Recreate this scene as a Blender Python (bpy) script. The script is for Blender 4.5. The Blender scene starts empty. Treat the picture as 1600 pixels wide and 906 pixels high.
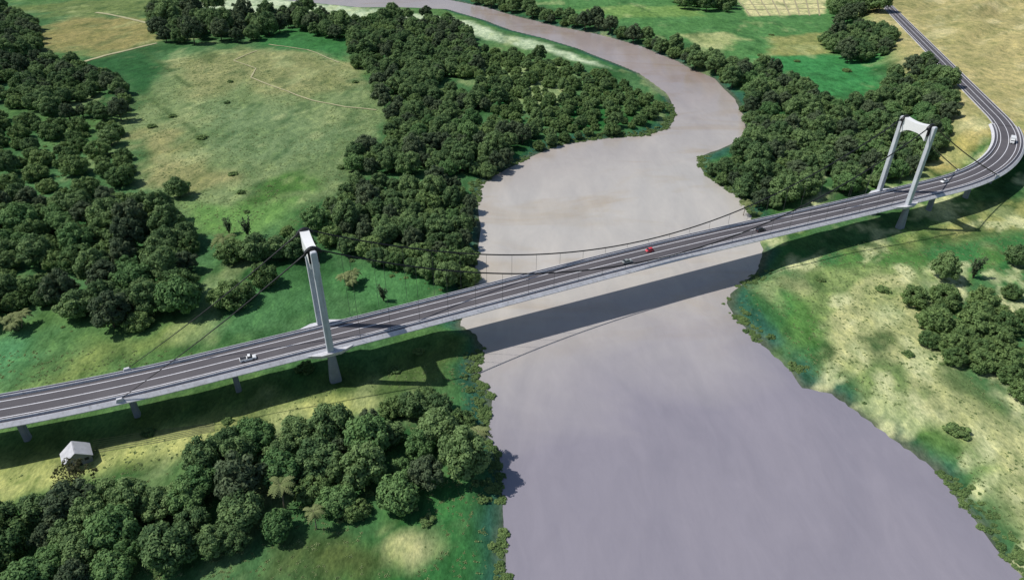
import bpy, math, random
import numpy as np
from mathutils import Vector, Matrix

# ------------------------------------------------------------------ camera, sky, sun, exposure
scene = bpy.context.scene
COL = scene.collection
CAM_Z = 148.94
cam_d = bpy.data.cameras.new('camera')
cam = bpy.data.objects.new('camera', cam_d); COL.objects.link(cam)
cam_d.sensor_fit = 'HORIZONTAL'; cam_d.sensor_width = 36.0; cam_d.lens = 1064.0 / 1600.0 * 36.0
cam_d.clip_start = 1.0; cam_d.clip_end = 30000.0
PITCH = math.radians(32.807)
cam.matrix_world = (Matrix.Translation((0, 0, CAM_Z)) @ Matrix.Rotation(math.radians(90) - PITCH, 4, 'X')
                    @ Matrix.Rotation(0.006, 4, 'Z'))
scene.camera = cam

SUN_TO = Vector((0.7477, -0.0394, -1.0)).normalized()       # direction the light travels
SUN_EL = math.radians(53.2)
world = bpy.data.worlds.new('World'); scene.world = world; world.use_nodes = True
wn = world.node_tree.nodes; wl = world.node_tree.links
bg = wn['Background']
sky = wn.new('ShaderNodeTexSky'); sky.sky_type = 'NISHITA'; sky.sun_disc = False
sky.sun_elevation = SUN_EL; sky.sun_rotation = math.radians(-87.0)
sky.air_density = 1.0; sky.dust_density = 0.6; sky.ozone_density = 1.2
wl.new(sky.outputs[0], bg.inputs[0]); bg.inputs[1].default_value = 0.088
sun_d = bpy.data.lights.new('sun', 'SUN'); sun_d.energy = 4.1; sun_d.angle = math.radians(0.5); sun_d.color = (1.0, 0.97, 0.92)
sun = bpy.data.objects.new('sun', sun_d); COL.objects.link(sun)
sun.rotation_euler = SUN_TO.to_track_quat('-Z', 'Y').to_euler(); sun.location = (-300, 200, 400)
scene.view_settings.view_transform = 'Standard'; scene.view_settings.look = 'None'
scene.view_settings.exposure = 0.0; scene.view_settings.gamma = 1.0
scene.view_settings.use_curve_mapping = False
scene.cycles.max_bounces = 5; scene.cycles.diffuse_bounces = 2; scene.cycles.glossy_bounces = 2
scene.cycles.transmission_bounces = 3; scene.cycles.transparent_max_bounces = 4

# ------------------------------------------------------------------ plan of the place (metres, camera above the origin)
BANK_L = [(-251.2, 858.4), (-176.9, 825.6), (-126.1, 827.1), (-74.2, 817.5), (-28.7, 756.9), (-1.6, 712.0), (29.2, 679.7), (57.1, 642.5), (81.2, 597.9), (102.5, 558.4), (108.3, 531.4), (114.5, 498.7), (110.6, 455.3), (101.3, 429.6), (84.4, 415.1), (63.7, 411.4), (39.0, 403.1), (26.8, 396.4), (10.8, 378.6), (-0.4, 363.9), (-11.0, 350.2), (-16.8, 337.2), (-17.1, 313.6), (-15.3, 285.9), (-15.7, 261.7), (-16.6, 240.4), (-18.1, 221.4), (-18.8, 208.5), (-13.7, 203.7), (-10.3, 194.8), (-11.4, 184.0), (-11.1, 178.2), (-6.5, 168.6), (-6.7, 160.1), (-8.0, 151.7), (-4.3, 146.4), (-3.2, 136.3), (-2.6, 122.8), (-1.2, 110.7), (-0.2, 102.3)]
BANK_R = [(-87.4, 884.5), (-31.2, 830.1), (-1.8, 787.6), (44.2, 731.0), (80.4, 700.0), (116.9, 651.3), (141.0, 595.1), (147.1, 572.9), (159.2, 546.7), (161.2, 492.0), (156.1, 449.6), (148.7, 416.2), (132.5, 398.1), (109.7, 380.2), (106.3, 368.4), (107.9, 351.9), (113.0, 337.5), (118.2, 321.6), (118.0, 309.6), (118.0, 294.3), (112.8, 269.0), (104.6, 249.5), (89.6, 234.2), (84.5, 224.8), (86.1, 213.8), (89.8, 201.6), (97.0, 184.0), (96.8, 174.6), (105.1, 172.7), (111.1, 162.6), (117.5, 150.0), (124.5, 137.3), (124.7, 127.0), (125.9, 117.5), (126.7, 105.1)]
STANDS = {
 'upper_left': [(-622.8, 820.7), (-575.3, 803.0), (-505.7, 735.6), (-454.9, 677.3), (-408.4, 603.4), (-416.7, 581.3), (-451.6, 570.0)],
 'left_a': [(-443.3, 550.3), (-410.6, 554.9), (-383.8, 561.5), (-348.0, 562.3), (-299.7, 516.9), (-269.8, 469.7), (-252.3, 429.1), (-280.2, 435.0), (-289.1, 428.5), (-309.1, 434.5), (-355.4, 468.0), (-386.0, 467.4)],
 'left_b': [(-366.7, 433.4), (-329.8, 427.7), (-297.2, 428.3), (-249.3, 423.0), (-234.6, 388.6), (-204.3, 340.7), (-202.5, 326.4), (-217.9, 312.0), (-241.5, 319.4), (-286.6, 318.8)],
 'left_c': [(-284.5, 311.1), (-253.6, 307.8), (-241.5, 319.4), (-215.9, 308.3), (-187.2, 301.4), (-164.1, 294.6), (-146.2, 275.1), (-135.2, 249.0), (-132.9, 233.5), (-121.3, 212.9), (-129.2, 204.4), (-151.5, 202.2), (-165.4, 206.1), (-175.1, 198.7), (-201.6, 193.8)],
 'center': [(-165.4, 729.7), (-137.0, 763.0), (-74.8, 748.3), (-40.2, 661.5), (-30.4, 579.9), (-22.2, 505.9), (-15.2, 433.5), (9.2, 403.9), (-0.5, 371.8), (-12.5, 346.3), (-22.7, 340.9), (-55.8, 345.6), (-85.2, 345.2), (-92.8, 365.4), (-76.6, 388.1), (-76.5, 426.1), (-94.8, 473.2), (-110.9, 538.9), (-131.5, 567.3)],
 'center_b': [(-48.4, 326.2), (-21.7, 322.6), (-19.6, 279.9), (-17.1, 233.9), (-28.4, 233.8), (-39.2, 237.1), (-54.1, 248.9), (-65.9, 254.2), (-84.7, 263.7), (-93.6, 278.9), (-88.3, 304.9), (-77.3, 321.8)],
 'center_east': [(-29.1, 612.8), (4.3, 606.8), (40.9, 571.3), (73.3, 533.8), (100.3, 489.2), (99.4, 446.1), (80.9, 422.8), (54.7, 406.9), (30.6, 400.9), (10.7, 382.2), (-0.6, 398.1), (-13.2, 433.5), (-24.6, 505.9)],
 'top_row': [(-388.2, 772.6), (-365.6, 809.7), (-305.6, 725.6), (-278.8, 742.3), (-224.2, 760.4), (-170.6, 729.5), (-153.1, 645.7), (-220.3, 698.0), (-245.7, 643.3), (-289.8, 637.2), (-320.5, 641.4)],
 'right_row': [(-77.6, 863.2), (-9.2, 828.9), (32.5, 775.0), (82.6, 727.5), (119.3, 671.0), (156.9, 622.0), (166.3, 548.8), (149.2, 541.0), (140.9, 599.0), (115.3, 645.1), (78.8, 689.1), (30.4, 716.8), (-23.1, 801.9)],
 'right': [(166.0, 568.2), (200.4, 561.1), (215.6, 502.7), (215.2, 464.8), (254.0, 472.7), (301.1, 544.3), (348.5, 572.4), (318.3, 496.8), (289.5, 445.6), (245.9, 375.8), (220.0, 349.9), (193.6, 333.9), (162.8, 319.8), (136.0, 308.0), (118.1, 306.3), (111.7, 330.2), (104.6, 349.9), (106.4, 361.0), (140.0, 381.2), (155.0, 436.6), (160.4, 493.6)],
 'right_top_a': [(367.9, 853.0), (415.8, 834.7), (374.3, 738.9), (328.1, 725.2)],
 'right_top_b': [(285.8, 652.0), (333.9, 693.2), (336.2, 633.6), (312.8, 592.3), (279.4, 587.2)],
 'far_top': [(186.9, 863.6), (252.6, 841.3), (236.8, 795.4), (184.0, 812.1)],
 'bottom': [(-88.3, 138.1), (-78.1, 143.0), (-65.6, 145.2), (-47.0, 155.7), (-39.9, 161.0), (-30.3, 164.1), (-16.7, 158.3), (-10.9, 149.9), (-7.8, 140.0), (-9.6, 133.9), (-22.6, 126.3), (-33.5, 121.0), (-43.3, 119.2), (-52.5, 116.1), (-64.5, 112.1), (-72.8, 108.2), (-78.9, 103.6), (-91.1, 100.0), (-102.7, 93.3), (-127.2, 88.4), (-148.4, 118.5), (-132.1, 116.5), (-124.4, 120.3), (-113.8, 122.5), (-97.2, 123.5), (-84.7, 126.5)],
 'right_bank': [(164.6, 225.0), (181.1, 229.8), (187.0, 218.4), (202.5, 212.1), (174.6, 169.7), (164.2, 166.5), (163.8, 177.7), (152.7, 182.7), (148.4, 193.5)],
}
SINGLES = [(-169.9, 317.3, 11.7, 'round'), (-108.7, 219.7, 16.6, 'dense'), (-100.3, 233.9, 12.1, 'dense'), (-109.5, 253.1, 13.5, 'round'), (-120.0, 253.6, 14.8, 'dense'), (-101.6, 256.0, 11.7, 'round'), (-91.2, 256.2, 12.7, 'round'), (-102.3, 274.4, 6.8, 'dense'), (-120.6, 274.1, 6.9, 'twig'), (-126.2, 261.4, 12.2, 'palm'), (-130.3, 277.1, 5.7, 'twig'), (-205.9, 331.3, 15.6, 'dense'), (-219.9, 343.1, 10.6, 'dense'), (-208.6, 301.8, 8.9, 'dense'), (157.4, 222.1, 11.0, 'dense'), (178.4, 241.1, 10.6, 'round'), (192.3, 242.3, 7.1, 'twig'), (198.9, 227.7, 8.2, 'dense'), (-65.5, 234.3, 12.2, 'palmish'), (-60.7, 121.6, 8.2, 'palm'), (-9.0, 142.5, 8.4, 'palm'), (-50.7, 115.5, 6.1, 'palm'), (-181.7, 202.6, 17.4, 'palmish'), (-120.5, 129.1, 15.0, 'open'), (216.6, 253.2, 10.2, 'round'), (114.1, 303.4, 7.3, 'palm'), (-50.4, 222.6, 5.1, 'twig'), (-324.5, 785.2, 40.5, 'round'), (-340.7, 709.3, 52.6, 'round'), (-277.2, 673.9, 27.9, 'round'), (-221.9, 777.7, 18.5, 'round')]
ZONES = [
 ('meadow', [(-239.9, 400.8), (-269.1, 484.5), (-286.8, 555.7), (-287.3, 614.0), (-245.0, 638.5), (-158.0, 612.6), (-116.0, 537.2), (-94.0, 466.0), (-81.3, 414.9), (-92.8, 362.3), (-89.8, 323.7), (-101.0, 290.8), (-111.0, 273.4), (-137.2, 273.1), (-154.1, 293.5), (-186.9, 318.4), (-207.6, 334.1), (-226.2, 365.0)], 10, (126, 142, 98)),
 ('m_tan1', [(-290.1, 581.4), (-241.1, 626.6), (-143.2, 595.4), (-112.8, 519.8), (-152.8, 486.8), (-204.6, 517.9), (-230.4, 485.3)], 14, (142, 144, 100)),
 ('m_tan2', [(-237.3, 395.3), (-225.2, 430.4), (-182.8, 365.7), (-147.6, 347.8), (-165.6, 322.6), (-197.3, 330.1)], 10, (146, 144, 100)),
 ('m_green', [(-211.3, 470.9), (-140.8, 458.1), (-101.9, 397.6), (-115.0, 357.3), (-157.0, 375.8), (-195.3, 407.1)], 16, (112, 134, 94)),
 ('m_dk', [(-143.4, 335.0), (-119.7, 348.3), (-107.6, 315.7), (-129.1, 311.6)], 6, (75, 115, 55)),
 ('m_low', [(-162.6, 314.9), (-107.6, 315.7), (-98.0, 290.9), (-110.5, 271.6), (-140.1, 273.1)], 8, (100, 140, 75)),
 ('field_ul', [(-442.2, 633.5), (-459.8, 698.7), (-461.7, 760.3), (-374.4, 746.5), (-331.9, 648.6), (-348.3, 601.4), (-394.9, 615.9)], 12, (150, 140, 92)),
 ('field_ul2', [(-562.8, 791.7), (-510.5, 850.6), (-363.1, 876.3), (-388.3, 762.4), (-481.6, 759.7)], 14, (110, 125, 75)),
 ('dkgrass', [(-364.1, 579.7), (-319.8, 617.8), (-291.9, 561.3), (-272.7, 492.1), (-287.9, 499.7), (-333.2, 550.8)], 8, (44, 90, 50)),
 ('vivid_t', [(-245.6, 676.7), (-207.9, 720.3), (-152.3, 653.2), (-141.0, 584.9), (-170.2, 616.8), (-222.0, 639.1)], 8, (60, 116, 64)),
 ('sand_t', [(-391.5, 834.5), (-293.4, 874.3), (-174.5, 814.6), (-114.4, 794.7), (-27.1, 713.4), (54.8, 613.2), (82.3, 563.9), (52.8, 587.3), (-13.1, 649.2), (-67.7, 739.5), (-163.8, 759.1), (-250.9, 756.6)], 6, (196, 208, 178)),
 ('sand_e', [(-21.7, 557.7), (14.8, 578.2), (44.3, 540.6), (34.5, 461.4), (16.5, 447.6), (-5.3, 474.9)], 10, (150, 165, 118)),
 ('grn_e', [(36.2, 490.6), (68.9, 455.2), (91.8, 436.1), (51.7, 413.7), (24.0, 422.6)], 6, (36, 98, 48)),
 ('grn_c', [(-28.6, 539.1), (-6.1, 548.7), (-0.8, 467.8), (-16.3, 467.5)], 5, (30, 95, 50)),
 ('fields_r', [(-2.1, 867.2), (400.7, 924.1), (467.8, 904.0), (363.0, 679.3), (262.0, 583.9), (205.6, 592.9), (163.4, 648.7), (97.9, 744.2)], 12, (84, 130, 76)),
 ('pale_r', [(165.6, 687.6), (208.1, 708.3), (216.5, 670.3), (193.8, 630.3), (165.2, 643.9)], 6, (172, 176, 124)),
 ('pale_r2', [(69.8, 811.1), (190.5, 841.3), (205.8, 779.9), (106.5, 760.4)], 10, (120, 150, 85)),
 ('cream', [(273.7, 901.9), (387.1, 905.7), (341.4, 794.3), (253.7, 777.9)], 3, (212, 204, 156)),
 ('tan_r', [(244.2, 681.6), (306.4, 699.6), (277.1, 623.1), (226.9, 608.4)], 6, (150, 150, 96)),
 ('green_r', [(210.1, 608.1), (274.4, 616.2), (318.4, 595.5), (265.3, 495.1), (227.6, 482.3), (223.3, 518.4)], 6, (62, 132, 76)),
 ('under_l', [(-168.0, 135.6), (-150.9, 143.2), (-123.3, 144.7), (-99.2, 155.8), (-66.5, 168.0), (-44.4, 172.9), (-40.0, 165.1), (-48.3, 160.0), (-74.3, 152.4), (-91.1, 145.0), (-112.2, 133.7), (-130.1, 127.1), (-156.6, 120.0)], 5, (182, 184, 118)),
 ('grn_ul', [(-171.5, 145.6), (-134.1, 154.1), (-68.6, 176.0), (-18.5, 197.9), (-14.7, 173.2), (-41.3, 166.6), (-66.1, 166.4), (-122.7, 143.5), (-164.4, 135.7)], 8, (80, 100, 55)),
 ('deck_l', [(-181.5, 165.4), (-162.3, 181.9), (-147.2, 190.9), (-120.3, 208.8), (-105.9, 209.0), (-120.0, 185.8), (-154.2, 168.1)], 8, (128, 144, 84)),
 ('teal_l', [(-202.9, 196.0), (-168.6, 192.6), (-157.9, 181.9), (-169.0, 171.8), (-183.7, 168.5)], 10, (86, 140, 96)),
 ('vivid_m', [(-126.2, 217.3), (-120.7, 236.0), (-89.3, 246.5), (-75.7, 213.5), (-90.3, 205.0), (-111.0, 196.9)], 8, (78, 122, 76)),
 ('vivid_n', [(-73.6, 236.5), (-53.4, 241.8), (-20.9, 234.7), (-40.0, 220.5), (-63.5, 213.6)], 8, (78, 126, 76)),
 ('yel_r', [(151.0, 264.8), (201.8, 291.5), (310.8, 341.7), (285.8, 306.4), (217.4, 281.3), (168.9, 260.5)], 6, (168, 165, 106)),
 ('grn_r', [(112.7, 265.5), (149.1, 260.2), (216.0, 278.8), (280.8, 299.3), (228.7, 225.6), (185.5, 239.5), (169.2, 249.5), (137.3, 251.8)], 8, (62, 116, 66)),
 ('sand_r', [(103.0, 238.5), (133.5, 249.1), (166.6, 244.3), (160.5, 211.7), (155.5, 184.9), (163.5, 162.4), (161.8, 131.2), (141.9, 102.9), (133.0, 116.0), (135.7, 135.6), (128.4, 153.5), (113.4, 174.4), (103.3, 187.9), (97.1, 211.1)], 8, (182, 182, 132)),
 ('ylg_r', [(119.1, 188.0), (132.8, 162.1), (142.3, 140.5), (135.0, 134.4), (125.0, 150.8), (112.8, 168.0)], 6, (132, 158, 84)),
 ('grn_r2', [(105.7, 238.6), (116.5, 224.4), (115.2, 195.4), (103.3, 187.9), (94.7, 211.1)], 5, (58, 118, 58)),
 ('dk_r', [(155.5, 184.9), (167.4, 168.5), (159.9, 156.6), (154.8, 168.4)], 6, (70, 100, 58)),
 ('bot', [(-45.6, 98.3), (-39.2, 112.8), (-27.2, 122.0), (-7.0, 135.7), (-3.9, 121.1), (-4.0, 92.0), (-47.0, 91.7)], 7, (54, 108, 58)),
 ('bot_sand', [(-32.9, 114.8), (-28.4, 118.5), (-19.7, 115.9), (-17.6, 111.0), (-22.0, 106.9), (-30.2, 108.1)], 4, (196, 192, 142)),
 ('bot_tan', [(-61.1, 108.8), (-45.4, 110.8), (-31.8, 107.5), (-36.7, 100.0), (-57.4, 96.5)], 6, (88, 100, 58)),
 ('hill_in', [(317.2, 496.2), (337.6, 509.2), (316.5, 446.6), (300.0, 409.9), (281.3, 382.9), (252.4, 361.1), (226.8, 346.5), (230.5, 360.8), (255.4, 387.6), (290.5, 439.7)], 5, (180, 166, 106)),
]
PATHS = [[(-398.2, 517.2), (-390.9, 553.3), (-357.7, 575.8), (-343.9, 603.7), (-324.6, 641.4)], [(-450.3, 777.5), (-411.8, 755.1), (-366.6, 721.8)], [(-224.9, 615.5), (-234.4, 582.7), (-207.5, 557.4), (-203.3, 531.7), (-171.0, 502.1), (-140.7, 475.1), (-115.2, 461.4), (-93.2, 456.3)], [(-222.0, 639.1), (-182.5, 621.1), (-145.0, 578.6)]]
ROWS = [[(-125.0, 146.6), (-107.1, 151.0), (-91.8, 154.4)], [(-122.7, 141.4), (-105.0, 146.2), (-90.5, 151.1)]]
DITCHES = [[(-327.1, 617.6), (-291.0, 571.2), (-239.4, 505.5)], [(-256.7, 477.3), (-226.4, 443.1), (-203.9, 418.6), (-183.9, 385.6)]]
FIELD_LINES = [[(263.7, 843.6), (366.0, 854.7)], [(260.3, 813.3), (353.3, 823.5)], [(271.3, 893.1), (256.1, 781.4)], [(285.5, 893.6), (266.9, 781.7)], [(299.7, 894.0), (277.7, 782.0)], [(314.0, 894.5), (288.6, 782.4)], [(328.2, 895.0), (299.5, 782.7)], [(342.5, 895.4), (310.3, 783.0)], [(356.7, 895.9), (321.2, 783.3)], [(371.0, 896.4), (332.1, 783.6)]]
WATER_LOW = (0.272, 0.252, 0.288)
WATER_MID = (0.490, 0.458, 0.415)
WATER_FAR = (0.375, 0.312, 0.285)
rng = np.random.default_rng(11)
random.seed(5)

# ------------------------------------------------------------------ helpers
def lin(c):
    return tuple(((v / 255.0) / 12.92 if v / 255.0 <= 0.04045 else ((v / 255.0 + 0.055) / 1.055) ** 2.4) for v in c)

def tag(o, label=None, cat=None, group=None, kind=None):
    if label: o['label'] = label
    if cat: o['category'] = cat
    if group: o['group'] = group
    if kind: o['kind'] = kind
    return o

def empty(name, loc=(0, 0, 0), rz=0.0, parent=None, scale=1.0):
    o = bpy.data.objects.new(name, None); COL.objects.link(o)
    o.location = loc; o.rotation_euler = (0, 0, rz); o.scale = (scale,) * 3
    o.empty_display_size = 0.5
    if parent: o.parent = parent
    return o

def mesh_obj(name, verts, faces, mat, parent=None, smooth=False):
    me = bpy.data.meshes.new(name); me.from_pydata([tuple(map(float, v)) for v in verts], [], [tuple(map(int, f_)) for f_ in faces]); me.update()
    if mat: me.materials.append(mat)
    if smooth: me.polygons.foreach_set('use_smooth', [True] * len(me.polygons))
    o = bpy.data.objects.new(name, me); COL.objects.link(o)
    if parent: o.parent = parent
    return o

class MB:
    def __init__(self): self.v = []; self.f = []
    def add(self, vs, fs):
        b = len(self.v); self.v += [tuple(x) for x in vs]; self.f += [tuple(i + b for i in q) for q in fs]; return self
    def box(self, c, s, rot=None):
        vs = [(sx * s[0] / 2, sy * s[1] / 2, sz * s[2] / 2) for sz in (-1, 1) for sy in (-1, 1) for sx in (-1, 1)]
        if rot: vs = [tuple(rot @ Vector(v)) for v in vs]
        vs = [(v[0] + c[0], v[1] + c[1], v[2] + c[2]) for v in vs]
        return self.add(vs, [(0, 2, 3, 1), (4, 5, 7, 6), (0, 1, 5, 4), (2, 6, 7, 3), (0, 4, 6, 2), (1, 3, 7, 5)])
    def loft(self, rings, cap=True):
        n = len(rings[0]); vs = [p for r in rings for p in r]; fs = []
        for i in range(len(rings) - 1):
            for j in range(n):
                k = (j + 1) % n; fs.append((i * n + j, i * n + k, (i + 1) * n + k, (i + 1) * n + j))
        if cap: fs += [tuple(range(n - 1, -1, -1)), tuple((len(rings) - 1) * n + j for j in range(n))]
        return self.add(vs, fs)
    def tube(self, pts, radii, n=8, cap=True):
        pts = [Vector(p) for p in pts]
        if not hasattr(radii, '__len__'): radii = [radii] * len(pts)
        rings = []
        for i, p in enumerate(pts):
            t = (pts[min(i + 1, len(pts) - 1)] - pts[max(i - 1, 0)]).normalized()
            u = t.cross(Vector((0, 0, 1)))
            if u.length < 1e-3: u = Vector((1, 0, 0))
            u.normalize(); w = u.cross(t)
            rings.append([p + (u * math.cos(2 * math.pi * k / n) + w * math.sin(2 * math.pi * k / n)) * radii[i] for k in range(n)])
        return self.loft(rings, cap)
    def build(self, name, mat, parent=None, smooth=False): return mesh_obj(name, self.v, self.f, mat, parent, smooth)

def rrect(cx, cy, z, lx, ly, r, ang=0.0, k=3):
    pts = []
    for qx, qy, a0 in ((1, 1, 0), (-1, 1, 90), (-1, -1, 180), (1, -1, 270)):
        for i in range(k + 1):
            a_ = math.radians(a0 + 90 * i / k)
            pts.append(((lx / 2 - r) * qx + r * math.cos(a_), (ly / 2 - r) * qy + r * math.sin(a_)))
    c, s = math.cos(ang), math.sin(ang)
    return [(cx + x * c - y * s, cy + x * s + y * c, z) for x, y in pts]

# value noise on numpy arrays
_tab = np.random.default_rng(3).random((256, 256))
def vnoise(x, y, sc, seed=0):
    x = np.asarray(x, float) / sc + seed * 17.3; y = np.asarray(y, float) / sc + seed * 9.7
    xi = np.floor(x).astype(int); yi = np.floor(y).astype(int); fx = x - xi; fy = y - yi
    fx = fx * fx * (3 - 2 * fx); fy = fy * fy * (3 - 2 * fy)
    T = lambda i, j: _tab[(xi + i) % 256, (yi + j) % 256]
    return (T(0, 0) * (1 - fx) + T(1, 0) * fx) * (1 - fy) + (T(0, 1) * (1 - fx) + T(1, 1) * fx) * fy
def fbm(x, y, sc, seed=0, oct=4):
    s = 0.0; a_ = 1.0; n_ = 0.0
    for i in range(oct):
        s = s + a_ * vnoise(x, y, sc / 2 ** i, seed + i * 3.1); n_ += a_; a_ *= 0.55
    return s / n_
def sstep(a_, b_, x):
    t = np.clip((np.asarray(x, float) - a_) / (b_ - a_), 0, 1); return t * t * (3 - 2 * t)
def sdf_poly(X, Y, poly):
    X = np.asarray(X, float); Y = np.asarray(Y, float)
    d = np.full(X.shape, 1e18); ins = np.zeros(X.shape, bool)
    n = len(poly)
    for i in range(n):
        x0, y0 = poly[i]; x1, y1 = poly[(i + 1) % n]
        ex, ey = x1 - x0, y1 - y0; L2 = ex * ex + ey * ey + 1e-9
        t = np.clip(((X - x0) * ex + (Y - y0) * ey) / L2, 0, 1)
        d = np.minimum(d, (X - x0 - t * ex) ** 2 + (Y - y0 - t * ey) ** 2)
        c = ((y0 > Y) != (y1 > Y)) & (X < ex * (Y - y0) / (ey if abs(ey) > 1e-9 else 1e-9) + x0)
        ins ^= c
    d = np.sqrt(d); return np.where(ins, -d, d)
def dist_line(X, Y, pts):
    d = np.full(np.shape(X), 1e18)
    for (x0, y0), (x1, y1) in zip(pts[:-1], pts[1:]):
        ex, ey = x1 - x0, y1 - y0
        t = np.clip(((X - x0) * ex + (Y - y0) * ey) / (ex * ex + ey * ey + 1e-9), 0, 1)
        d = np.minimum(d, (X - x0 - t * ex) ** 2 + (Y - y0 - t * ey) ** 2)
    return np.sqrt(d)

# ------------------------------------------------------------------ materials
class NT:
    def __init__(self, name):
        self.m = bpy.data.materials.new(name); self.m.use_nodes = True
        self.t = self.m.node_tree; self.n = self.t.nodes; self.b = self.n['Principled BSDF']; self.out = self.n['Material Output']
    def new(self, t, **kw):
        o = self.n.new(t)
        for k, v in kw.items(): setattr(o, k, v)
        return o
    def link(self, a_, b_): self.t.links.new(a_, b_)
    def noise(self, scale, detail=4, rough=0.6, vec=None, dist=0.0):
        o = self.new('ShaderNodeTexNoise'); o.inputs['Scale'].default_value = scale; o.inputs['Detail'].default_value = detail
        o.inputs['Roughness'].default_value = rough; o.inputs['Distortion'].default_value = dist
        if vec is not None: self.link(vec, o.inputs['Vector'])
        return o.outputs['Fac']
    def ramp(self, fac, stops):
        o = self.new('ShaderNodeValToRGB'); e = o.color_ramp.elements
        while len(e) < len(stops): e.new(0.5)
        for el, (p, c) in zip(e, stops): el.position = p; el.color = (*c, 1) if len(c) == 3 else c
        self.link(fac, o.inputs[0]); return o.outputs[0]
    def maprange(self, v, a0, a1, b0, b1):
        o = self.new('ShaderNodeMapRange'); self.link(v, o.inputs[0])
        for i, x in zip((1, 2, 3, 4), (a0, a1, b0, b1)): o.inputs[i].default_value = x
        return o.outputs[0]
    def mix(self, a_, b_, fac, mode='MIX'):
        o = self.new('ShaderNodeMix', data_type='RGBA', blend_type=mode)
        for s, v in ((o.inputs[0], fac), (o.inputs[6], a_), (o.inputs[7], b_)):
            if hasattr(v, 'links'): self.link(v, s)
            elif hasattr(v, '__len__'): s.default_value = (*v[:3], 1)
            else: s.default_value = v
        return o.outputs[2]
    def pos(self, scale=(1, 1, 1), obj=False, rz=0.0):
        if obj: src = self.new('ShaderNodeTexCoord').outputs['Object']
        else: src = self.new('ShaderNodeNewGeometry').outputs['Position']
        mp = self.new('ShaderNodeMapping'); mp.inputs['Scale'].default_value = scale; mp.inputs['Rotation'].default_value = (0, 0, rz)
        self.link(src, mp.inputs['Vector']); return mp.outputs[0]
    def bump(self, h, strength, dist=0.1):
        o = self.new('ShaderNodeBump'); o.inputs['Strength'].default_value = strength; o.inputs['Distance'].default_value = dist
        self.link(h, o.inputs['Height']); self.link(o.outputs[0], self.b.inputs['Normal'])
    def set(self, base=None, rough=None, spec=None, metal=None):
        if base is not None:
            if hasattr(base, 'links'): self.link(base, self.b.inputs['Base Color'])
            else: self.b.inputs['Base Color'].default_value = (*base, 1)
        if rough is not None:
            if hasattr(rough, 'links'): self.link(rough, self.b.inputs['Roughness'])
            else: self.b.inputs['Roughness'].default_value = rough
        if spec is not None: self.b.inputs['Specular IOR Level'].default_value = spec
        if metal is not None: self.b.inputs['Metallic'].default_value = metal
        return self.m

def simple(name, col, rough=0.5, spec=0.4, metal=0.0, var=0.0, scale=1.0):
    t = NT(name)
    if var:
        f_ = t.noise(scale, 5, 0.65, t.pos())
        base = t.mix(tuple(c * (1 - var) for c in col), tuple(min(1, c * (1 + var)) for c in col), t.maprange(f_, 0.3, 0.7, 0, 1))
    else: base = col
    return t.set(base, rough, spec, metal)

M = {}
def streaked(name, col, rough):
    t = NT(name); f1 = t.noise(0.35, 5, 0.65, t.pos()); f2 = t.noise(1.1, 4, 0.6, t.pos((1, 1, 0.06)))
    c = t.mix(tuple(v * 0.86 for v in col), tuple(min(1, v * 1.08) for v in col), t.maprange(f1, 0.3, 0.7, 0, 1))
    c = t.mix(c, t.mix((1, 1, 1), (0.72, 0.71, 0.68), t.maprange(f2, 0.5, 0.75, 0, 1)), 1.0, 'MULTIPLY')
    return t.set(c, rough, 0.25)
M['concrete'] = streaked('pale_concrete', (0.60, 0.595, 0.62), 0.75)
M['tower'] = streaked('tower_paint', (0.54, 0.565, 0.60), 0.6)
M['pier'] = simple('pier_concrete', (0.25, 0.27, 0.31), 0.85, 0.2, var=0.15, scale=0.4)
M['beam'] = simple('beam_paint', (0.78, 0.78, 0.77), 0.6, 0.3, var=0.04, scale=0.3)
M['black'] = simple('black_steel', (0.012, 0.012, 0.014), 0.45, 0.4)
M['hanger'] = simple('galvanised_steel', (0.06, 0.065, 0.065), 0.5, 0.4)
M['paint'] = simple('road_paint', (0.72, 0.71, 0.73), 0.7, 0.2, var=0.16, scale=0.8)
def asphalt(name, a_, b_):
    t = NT(name); p = t.pos()
    f1 = t.noise(0.05, 5, 0.6, p); f2 = t.noise(2.0, 3, 0.7, p)
    c = t.mix(a_, b_, t.maprange(f1, 0.3, 0.7, 0, 1))
    c = t.mix(c, (0.15, 0.145, 0.155), t.maprange(f2, 0.45, 0.8, 0, 0.35))
    t.bump(f2, 0.15, 0.02)
    return t.set(c, 0.85, 0.25)
M['asphalt'] = asphalt('asphalt', (0.080, 0.074, 0.082), (0.115, 0.106, 0.112))
M['walk'] = asphalt('walkway_asphalt', (0.060, 0.060, 0.078), (0.082, 0.082, 0.102))

# ground: land cover comes from the mesh attribute, grain and blotches from noise
t = NT('ground_cover')
att = t.new('ShaderNodeAttribute', attribute_name='cover')
p = t.pos((1, 0.55, 1), rz=0.5)
n1 = t.noise(0.045, 6, 0.62, p, 0.6); n2 = t.noise(0.22, 5, 0.65, p, 0.3); n3 = t.noise(1.1, 4, 0.7, p)
c = t.mix(att.outputs['Color'], (0.56, 0.66, 0.55), t.maprange(n1, 0.42, 0.75, 0, 1), 'MULTIPLY')
lite = t.mix((1, 1, 1), (1.5, 1.42, 1.3), t.maprange(n2, 0.5, 0.72, 0, 1))
c = t.mix(c, lite, 1.0, 'MULTIPLY')
dk = t.mix((1, 1, 1), (0.55, 0.64, 0.54), t.maprange(n2, 0.48, 0.3, 0, 1))
c = t.mix(c, dk, 1.0, 'MULTIPLY')
gr = t.mix((0.62, 0.66, 0.62), (1.34, 1.30, 1.26), t.maprange(n3, 0.3, 0.7, 0, 1))
c = t.mix(c, gr, 1.0, 'MULTIPLY')
t.bump(n3, 0.7, 0.35)
M['ground'] = t.set(c, 0.95, 0.1)

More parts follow.
